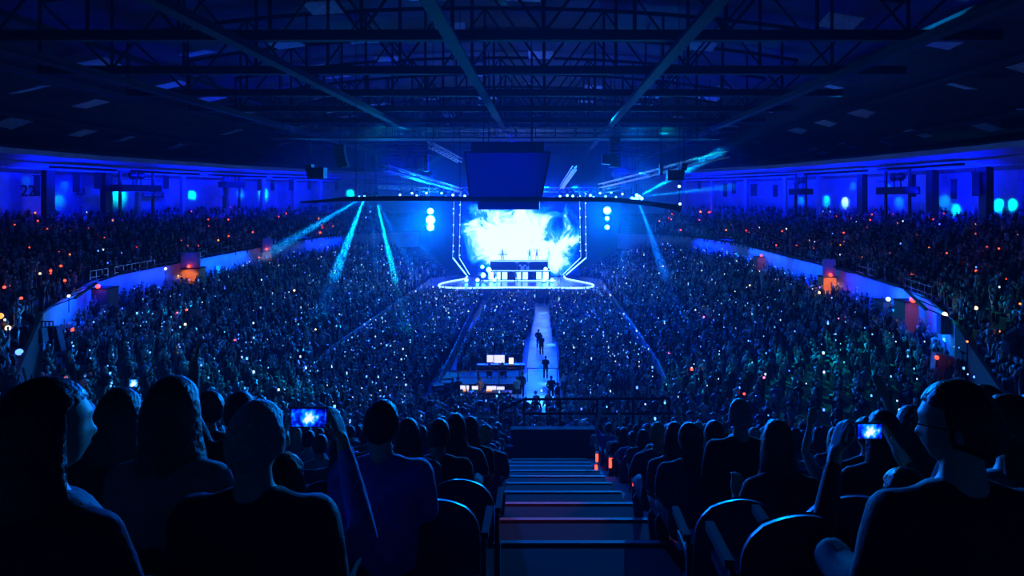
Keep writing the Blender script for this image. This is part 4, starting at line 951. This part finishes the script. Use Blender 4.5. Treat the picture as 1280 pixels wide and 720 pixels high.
def person(loc, rz, B, label, skin, hairc, hair, top, tro, group=None, sc=1., hairscale=1.):
    t = thing('person', label, 'person', loc, rz, group); t.scale = (sc, sc, sc)
    omat(link('body', B['body'], t), skin); omat(link('shirt', B['shirt'], t), top); omat(link('trousers', B['trousers'], t), tro)
    if hair:
        h = link('hair', HMESH[hair], t); h.matrix_local = B['head'] @ Matrix.Scale(hairscale, 4); omat(h, HAIR[hairc])
    return t
# seats of the near tier, the stairs, the rail
STAIR_X = (-.9, 1.1); D0 = 17.3; RD = 19.3/16; RR = (13.15-6.2)/16
mb = MB()
ST = thing('staircase', 'central dark staircase with pale nosings going down between the seats', 'stairs', (0, 0, 0))
for k in range(16):
    y0 = D0-RD*(k+1); z = 6.2+RR*k
    MB().box((STAIR_X[0], y0, z-.02), (STAIR_X[1], D0-RD*k, z+.012), 'step').build('step', ST)
    if k < 15: MB().box((STAIR_X[0]+.02, y0-.002+0, z+.0), (STAIR_X[1]-.02, y0+.004, z+RR), 'step').build('riser', ST)
    MB().box((STAIR_X[0], D0-RD*k-.035, z+.012), (STAIR_X[1], D0-RD*k+.012, z+.02), 'nosing').build('nosing', ST)
RL = thing('guard_rail', 'black guard rail with two bars at the foot of the central stairs', 'railing', (0, 0, 0))
MB().box((-.98, 17.42, 5.4), (1.7, 17.56, 6.9), 'black').build('kick_wall', RL)
MB().box((-1.0, 17.36, 6.88), (1.75, 17.6, 6.95), 'black').build('wall_cap', RL)
for a, b in (((-1.35, 17.7, 7.35), (-.62, 17.7, 7.7)), ((-.62, 17.7, 7.7), (3.6, 17.7, 7.72)), ((-.62, 17.7, 7.28), (3.6, 17.7, 7.28))): MB().tube(a, b, .04, 'blackmetal', 8).build('rail', RL)
for x in (-.62, .42, 1.5, 2.55, 3.6): MB().tube((x, 17.7, 6.1), (x, 17.7, 7.7), .035, 'blackmetal', 8).build('post', RL)
HB = thing('handrail', 'long shiny bar running along the front edge of the near seats', 'railing', (0, 0, 0))
MB().tube((-2.9, 17.75, 7.22), (-.9, 17.75, 7.22), .03, 'bright', 8).build('bar', HB); MB().tube((1.6, 17.75, 7.2), (5.6, 17.75, 7.2), .03, 'bright', 8).build('bar', HB)
for x in (-2.9, -1.9, -.95, 2.6, 4.1, 5.6): MB().tube((x, 17.75, 6.1), (x, 17.75, 7.22), .025, 'bright', 6).build('post', HB)
# a plastic arena seat
def seat_proto():
    t = thing('arena_seat', 'navy plastic arena seat', 'seat', (0, 0, 0), 0, 'arena seats of the near tier')
    p = []; nx, nz = 8, 7
    for th in (0, .035):
        for i in range(nz+1):
            for j in range(nx+1):
                u = j/nx*2-1; v = i/nz; wd = .23*(1-.0*v); rd = max(0, v-.55)/.45; xx = u*wd*math.sqrt(max(.02, 1-.55*rd*rd)); zz = .42+.5*v-(.06*rd*u*u)
                p.append((xx, -.24-.1*v+.035*u*u-th, zz))
    m_ = (nx+1)*(nz+1); fs = []
    for i in range(nz):
        for j in range(nx):
            a = i*(nx+1)+j; fs += [(a, a+1, a+nx+2, a+nx+1), (m_+a, m_+a+nx+1, m_+a+nx+2, m_+a+1)]
    rim = [j for j in range(nx+1)]+[(i+1)*(nx+1)-1 for i in range(1, nz+1)]+[nz*(nx+1)+j for j in range(nx-1, -1, -1)]+[i*(nx+1) for i in range(nz-1, 0, -1)]
    fs += [(rim[i], rim[(i+1) % len(rim)], m_+rim[(i+1) % len(rim)], m_+rim[i]) for i in range(len(rim))]
    MB().poly(p, fs, 'seat').build('backrest', t, smooth=True)
    MB().box((-.22, -.24, .41), (.22, .2, .45), 'seat').box((-.2, .18, .39), (.2, .23, .44), 'seat').build('seat_pan', t)
    for s in (-1, 1): MB().box((s*.25-.02, -.26, .0), (s*.25+.02, -.18, .42), 'blackmetal').box((s*.25-.02, -.2, .6), (s*.25+.02, .12, .64), 'black').box((s*.25-.015, -.26, .4), (s*.25+.015, -.22, .62), 'blackmetal').build('arm_stand', t)
    return t
SP = seat_proto(); first = [True]
def seat(x, y, z, rz, label):
    if first[0]: o = SP; first[0] = False
    else: o = copy_tree(SP)
    o.location = (x, y, z); o.rotation_euler[2] = rz; o['label'] = label; return o
# ------------------------------------------------------------------ heroes: the people who show large, placed from their heads
def hero_body(px, top_py, wpx, d, B, *a, rz=0., style_w=.19, sc=None, **k):
    """put a person so that the crown of the head shows at px, top_py at distance d"""
    hd = B['head'].translation; s = sc or 1.0
    hx = (px-682)/760*d; hz = EYE-(top_py-250)/760*d
    c, sn = math.cos(rz), math.sin(rz)
    x = hx-s*(hd.x*c-hd.y*sn); y = d-s*(hd.x*sn+hd.y*c); z = hz-s*(hd.z+.13)
    return person((x, y, z), rz, B, *a, sc=s, **k)
def glowphone(px, py, d, label, w_=.15, h=.08, rz=0.):
    q = Wp(px, py, d); t = thing('phone', label, 'phone', q, rz)
    MB().box((-w_/2-.006, 0, -h/2-.006), (w_/2+.006, .01, h/2+.006), 'plastic').build('case', t)
    MB().box((-w_/2, -.003, -h/2), (w_/2, -.0005, h/2), 'video_small').build('screen', t); return t
def small_video():
    m = bpy.data.materials.new('phone_picture'); m.use_nodes = True; n = m.node_tree.nodes; L = m.node_tree.links; n.remove(n['Principled BSDF'])
    tc = n.new('ShaderNodeTexCoord'); no = n.new('ShaderNodeTexNoise'); no.inputs['Scale'].default_value = 40; no.inputs['Detail'].default_value = 3; L.new(tc.outputs['Object'], no.inputs['Vector'])
    ml = n.new('ShaderNodeVectorMath'); ml.operation = 'LENGTH'; L.new(tc.outputs['Object'], ml.inputs[0])
    mr = n.new('ShaderNodeMapRange'); mr.inputs['From Max'].default_value = .045; mr.inputs['To Min'].default_value = .55; mr.inputs['To Max'].default_value = 0; L.new(ml.outputs['Value'], mr.inputs[0])
    ad = n.new('ShaderNodeMath'); ad.operation = 'MULTIPLY_ADD'; L.new(no.outputs['Fac'], ad.inputs[0]); ad.inputs[1].default_value = 1.1; L.new(mr.outputs[0], ad.inputs[2])
    cr = n.new('ShaderNodeValToRGB'); e = cr.color_ramp; e.elements[0].position = .4; e.elements[0].color = (0, .0, .12, 1); e.elements[1].position = 1.1 if False else 1.; e.elements[1].color = (.7, .95, 1, 1)
    for p_, c_ in ((.6, (0, .02, .8)), (.8, (0, .3, 1))): x = e.elements.new(p_); x.color = (*c_, 1)
    L.new(ad.outputs[0], cr.inputs[0]); em = n.new('ShaderNodeEmission'); em.inputs[1].default_value = 1.6; L.new(cr.outputs[0], em.inputs[0]); L.new(em.outputs[0], n['Material Output'].inputs[0]); return m
M['video_small'] = small_video()
TD = TOP; H_ = []                            # taken spots (x, y)
def hero(*a, **k):
    o = hero_body(*a, **k); H_.append((o.location.x, o.location.y)); return o
def film(px, py, d, w_, h_, label, *a):
    q = Wp(px, py, d); o = person((q.x, q.y-.29, q.z-1.34), 0, hb_film, label, *a); H_.append((o.location.x, o.location.y))
    return o
VX = .011
hb_wide = make_body('sit', girth=1.2, sleeves='long', voxel=VX, dec=.5)
hb_plain = make_body('sit', voxel=VX, dec=.5, female=True)
hb_prof = make_body('sit', girth=1.12, sleeves='long', voxel=.008, dec=.5, turn=.95, tilt=-.05)
hb_profl = make_body('sit', voxel=.008, dec=.5, turn=-.55, female=True)
hb_film = make_body('sit', sleeves='long', voxel=.007, dec=.5, hands='full', arms=[UPA(-.29, .12, .42, -.135, .31, .74), UPA(.29, .12, .42, .135, .31, .74)])
hb_bowed = make_body('sit', voxel=.009, dec=.5, lean=.35, female=True, arms=[UPA(-.28, .12, .12, -.2, .36, .26), UPA(.24, .05, .2, .15, .25, .06)])
hb_up = make_body('sit', voxel=.008, dec=.5, hands='full', arms=[UPA(-.3, .1, .66, -.28, .12, .96), UPA(.24, .05, .2, .15, .25, .06)])
black, navy, grey, red_, blue_, pale = (TOP[k] for k in ('black top', 'navy top', 'grey top', 'red top', 'dark blue shirt', 'pale top'))
L0, L1, L2 = SKIN; J, K_ = TR
hero(58, 470, 100, 1.55, hb_profl, 'long-haired person half turned at the left edge, blue light along cheek', L0, 'black-haired', 'long', black, K_, style_w=.2, rz=-.2)
hero(150, 484, 62, 2.75, hb_plain, 'person with long wavy hair lit teal down one side, beside the raised bright phone', L0, 'brown-haired', 'wavy', black, K_)
hero(216, 472, 76, 2.35, hb_plain, 'person with big wavy brown hair and patterned dark top beside the bare-headed man', L0, 'brown-haired', 'wavy', grey, K_, hairscale=1.08)
hero(322, 499, 78, 2.0, hb_wide, 'big man with close-cropped rounded head and dark jacket, beside the filmed phone', L0, 'grey-haired', 'short', black, K_)
hero(262, 488, 30, 4.3, BODIES['head turned aside'], 'person glimpsed between the wavy-haired one and the cropped man', L0, 'brown-haired', 'short', black, K_)
film(386, 522, 2.6, .15, .075, 'person filming with a phone held up in both hands before the white-shirted man', L0, 'black-haired', 'short', blue_, K_)
hero(478, 499, 52, 3.2, hb_wide, 'broad man in dark blue shirt with short dark hair beyond the phone filmer', L0, 'black-haired', 'short', blue_, K_)
hero(510, 522, 32, 4.7, BODIES['hands resting in lap'], 'person with bobbed hair just past the broad blue-shirted man', L0, 'brown-haired', 'bob', navy, K_)
hero(549, 523, 32, 4.9, BODIES['broad shouldered'], 'dark-haired man in black top, second past the broad blue-shirted man', L1, 'black-haired', 'short', black, J)
hero(570, 516, 28, 5.6, BODIES['clapping at chest height'], 'person with thick dark hair behind the two men near the stairs', L0, 'black-haired', 'bob', navy, J)
hero(607, 530, 22, 7.0, BODIES['hands resting in lap'], 'fair person with rim-lit round head beside the stairs', L0, 'fair-haired', 'short', navy, J)
hero(588, 520, 24, 6.6, BODIES['leaning forward'], 'long-haired person leaning forward near the stairs', L0, 'brown-haired', 'long', black, J)
hero(276, 420, 30, 4.1, hb_up, 'person with one bare arm stretched high over the lower bowl', L1, 'black-haired', 'short', black, K_) if False else None
a_ = hero(300, 488, 36, 3.8, hb_up, 'person holding one bare arm high, half behind the cropped man', L1, 'black-haired', 'short', black, K_, rz=.25)
hero(925, 498, 32, 4.4, hb_wide, 'broad man with short hair in black shirt standing out above the seats', L0, 'grey-haired', 'short', black, K_, sc=.95)
hero(862, 528, 32, 4.9, BODIES['head turned aside'], 'person with rounded rim-lit hair next to the broad man above the seats', L0, 'brown-haired', 'bob', navy, K_)
hero(843, 527, 26, 5.6, BODIES['leaning forward'], 'long-haired person leaning forward beyond the rim-lit rounded head', L0, 'brown-haired', 'long', navy, J)
hero(893, 525, 28, 5.3, BODIES['hands resting in lap'], 'person with bobbed hair directly before the broad man', L0, 'black-haired', 'bob', black, J)
hero(822, 527, 24, 6.4, BODIES['clapping at chest height'], 'rim-lit person clapping, fourth from the stairs across from the fair person', L0, 'fair-haired', 'short', navy, J)
hero(972, 524, 40, 3.6, hb_bowed, 'person bowed forward, light along bent bare arm, past the broad man', L0, 'brown-haired', 'long', black, K_)
film(1087, 539, 2.6, .11, .065, 'person filming with a phone between spread fingers near the man with glasses', L0, 'black-haired', 'short', black, K_)
hero(1105, 512, 36, 3.5, BODIES['hands resting in lap'], 'person with long dark hair beyond the second filmed phone', L0, 'black-haired', 'long', black, K_)
hero(1140, 506, 34, 3.7, BODIES['clapping at chest height'], 'person with dark hair between filmed phone and man with glasses', L1, 'black-haired', 'bob', red_, K_)
hero(1085, 520, 34, 4.4, BODIES['one arm raised'], 'person raising one arm behind the second filmed phone', L0, 'brown-haired', 'short', black, K_)
gm = hero(1196, 474, 88, 1.75, hb_prof, 'large man with glasses and short hair, face half turned and lit blue', L0, 'black-haired', 'short', black, K_)
gl = MB(); g0 = hb_prof['head']
for s in (-1, 1):
    gl.path([g0 @ Vector((s*.032+.024*math.cos(a), .106, .0+.017*math.sin(a))) for a in [2*PI*i/12 for i in range(13)]], .0022, 'black', 5)
    gl.tube(g0 @ Vector((s*.056, .104, .004)), g0 @ Vector((s*.084, -.005, .004)), .0022, 'black', 5)
gl.tube(g0 @ Vector((-.01, .112, .004)), g0 @ Vector((.01, .112, .004)), .002, 'black', 5); gl.build('glasses', gm)
hero(1262, 492, 56, 2.3, hb_prof, 'person at the bowl side edge, profile and patterned sleeve lit, beyond the man with glasses', L0, 'brown-haired', 'wavy', grey, K_)
hero(1232, 480, 50, 2.9, hb_plain, 'long-haired person seen between the man with glasses and the outermost profile', L0, 'black-haired', 'long', black, K_)
hero(20, 490, 44, 3.0, hb_plain, 'fair long-haired person behind the outermost half-turned one', L0, 'fair-haired', 'long', black, K_)
hero(98, 497, 30, 3.9, BODIES['head turned aside'], 'person with lit cheek between the outermost and the teal-lit person', L0, 'black-haired', 'short', black, K_)
glowphone(386, 522, 2.6, 'phone held sideways filming the stage, blue picture on its screen, beside the cropped man', .15, .075)
glowphone(1087, 539, 2.6, 'phone held sideways filming the stage between spread fingers near the man with glasses', .1, .06)
glowphone(167, 479, 4.2, 'phone raised high with bright blue screen above the teal-lit wavy hair', .055, .05)
# the rest of the near tier, row by row
ROWS = 14
sk = list(SKIN); tops = list(TOP.items()); hairs = list(HAIR); poses = list(BODIES)
wts = [5, 3, 3, .8, .8, 3, 3]
nP = 0
for k in range(0, 15):
    yc = D0-RD*(k+.5); z = 6.2+RR*k
    if yc < 2.2: break
    for side in (-1, 1):
        x = STAIR_X[0]-.42 if side < 0 else STAIR_X[1]+.42; sidx = 0
        while abs(x) < 13.6 and visible(x, yc, 1.03):
            xx = x+random.uniform(-.05, .05); lab_row = nth(k); sname = 'the phone filmer side' if side < 0 else 'the glasses man side'
            near_h = any(abs(hx-xx) < .5 and abs(hy-yc) < .62 for hx, hy in H_)
            if not (near_h and yc < 7.5):
                if random.random() < .93 and nP < 290 and not (yc < 4 and abs(682+760*xx/yc-682) > 500):
                    ps = random.choices(poses, wts)[0]
                    hc = random.choices(hairs, [4, 4, 2, 1])[0]; hs = random.choice(['short', 'short', 'long', 'bob', 'wavy']); tn, tm = random.choice(tops)
                    pz = {'broad shouldered': 'sitting broad-shouldered', 'hands resting in lap': 'sitting still', 'clapping at chest height': 'clapping', 'head turned aside': 'looking aside', 'leaning forward': 'leaning forward', 'both arms raised': 'arms up', 'one arm raised': 'arm up'}[ps]
                    person((xx, yc-.1, z-.06-random.random()*.1), random.uniform(-.2, .2)+(.06 if side < 0 else -.06), BODIES[ps],
                           '%s person %s, %s, %s row above rail, %s seat %s of stairs' % (hc, pz, tn, lab_row, nth(sidx), 'left' if side < 0 else 'right'),
                           random.choices(sk, [5, 2, 1])[0], hc, hs, tm, random.choice(TR), 'audience in the near tier', random.uniform(.93, 1.02)); nP += 1
            if sidx < 4 or yc < 6:
                seat(x, yc-.12, z, 0, 'navy plastic arena seat, %s row above rail, %s seat %s of stairs' % (lab_row, nth(sidx), 'left' if side < 0 else 'right'))
            x += side*.62; sidx += 1
# red aisle lamps on the stair-side seat ends
for i, (px, py, d) in enumerate(((631, 574, 14.0), (618, 586, 11.6), (632, 589, 13.2), (597, 612, 9.0), (746, 571, 14.0), (763, 577, 11.6), (745, 585, 13.2), (793, 597, 8.6), (850, 629, 6.2))):
    q = Wp(px, py, d); t = thing('aisle_lamp', 'small red aisle lamp on the seat end, %s one %s of the stairs' % (nth(i if i < 4 else i-4), 'left' if i < 4 else 'right'), 'lamp', q)
    MB().box((-.035, -.02, -.55), (.035, .06, .1), 'blackmetal').build('post', t); MB().box((-.03, -.045, -.1), (.03, -.02, .08), 'red').build('lens', t)
for px, py, d, p in ((672, 600, 7.8, 26), (680, 626, 6.3, 20), (700, 580, 11, 10)):
    q = Wp(px, py, d); spot('red_spill_light', q+Vector((-.1, -.3, 1.6)), q, (1, .05, .03), p*1.3, 42, .5, .05)  # spots added for the aisle lamps' red reflections on the steps
# rim lamps added at mid-distance, standing in for stage light on near seats
spot('audience_rim_fill', (-9, 47, 15.6), (5, 4, 11.5), (0, .09, 1), 60000, 26, .6, .15)
spot('audience_rim_fill', (8, 46, 15.4), (-5, 4, 11.5), (0, .22, 1), 60000, 26, .6, .15)

# people standing on and beside the lit aisle, seen as dark shapes
stand = {'a': make_body('stand', sleeves='long', voxel=.016), 'b': make_body('stand', girth=1.15, sleeves='long', voxel=.016, arms=[UPA(-.3, -.02, .2, -.22, .08, .02), UPA(.3, -.02, .2, .22, .08, .02)], turn=.5)}
for px, fy, v, rz, lab in ((689, 503, 'b', .2, 'dark figure standing on the lit centre aisle nearest the rail'), (682, 474, 'a', 0, 'dark figure standing on the lit centre aisle beyond the thin gate bar, alone'),
        (677, 444, 'a', .4, 'dark figure standing at the desk edge of the lit aisle'), (701, 476, 'b', 1.2, 'dark figure at the crowd edge of the lit aisle by the gate bar'), (673, 436, 'b', -.3, 'dark figure at the desk edge of the lit aisle, smaller one farther off'), (697, 512, 'a', 1.0, 'dark figure leaning at the crowd edge of the aisle near the rail')):
    Y = EYE*760/(fy-250); q = Wp(px, fy, Y); person((q.x, Y, .05), rz, stand[v], lab, L2, 'black-haired', 'short', black, K_)
for px, fy, v, rz, lab in ((599, 508, 'a', 2.9, 'person working at the nearer mixing desk, lit warm between its screens'), (571, 506, 'b', .3, 'dark figure at the rack end of the mixing desk'), (646, 506, 'a', .5, 'pale-lit person beside the small white table'), (652, 500, 'b', -.5, 'dark figure behind the small white table')):
    Y = EYE*760/(fy-250); q = Wp(px, fy, Y); person((q.x, 40.5 if px < 640 else Y+.6, 0), rz, stand[v], lab, L0, 'brown-haired', 'short', pale if 'lit' in lab else black, K_)
for px, rz, lab in ((612, .1, 'dark figure seated height at the lighting desk screens, table end'), (628, -.2, 'dark figure watching the lighting desk screens, rack end')):
    q = Wp(px, 455, 42.6); person((q.x, 42.5, .85), rz, BODIES['broad shouldered'], lab, L1, 'black-haired', 'short', black, K_)
for px, fy, lab in ((217, 368, 'dark figure at the near edge of the orange portal with the blue board'), (222, 369, 'second dark figure at the orange portal with the blue board'), (1045, 374, 'dark figure standing at the edge of the right orange portal'), (1157, 424, 'dark figure standing before the grey portal under the red lamp'), (1171, 440, 'dark figure standing at the pale stairwell wall')):
    a, n1, rz_ = along('fascia', px); q = a+n1*2.4; h = zat(fy, q.y)
    x_ = (px-682)/760*q.y; person((x_, q.y, max(h, 4.2)-.2), .4, stand['a' if px % 2 else 'b'], lab, L1, 'black-haired', 'short', black, K_)
gb = thing('gate_bar', 'thin dark gate bar standing across the lit centre aisle', 'barrier', (-.35, 45, 0))
MB().tube((-1.0, 0, 1.05), (1.2, 0, 1.05), .03, 'blackmetal').build('bar', gb)
for x in (-1, 1.2): MB().tube((x, 0, 0), (x, 0, 1.05), .03, 'blackmetal').build('post', gb)
# a few seat backs with rounded tops that show beside the people
for px, py, d, lab in ((578, 573, 4.3, 'empty navy seat back with rim-lit rounded top left of the stairs, farther of two'), (553, 592, 3.6, 'empty navy seat back with rim-lit rounded top left of the stairs, nearer of two'), (915, 590, 3.4, 'empty navy seat back before the broad man right of the stairs'), (985, 598, 2.6, 'empty pale-rimmed seat back before the bowed person'), (1046, 577, 2.7, 'empty seat back with draped cloth look beside the filming hands')):
    q = Wp(px, py, d); seat(q.x, q.y+.2, q.z-.99, 0, lab)
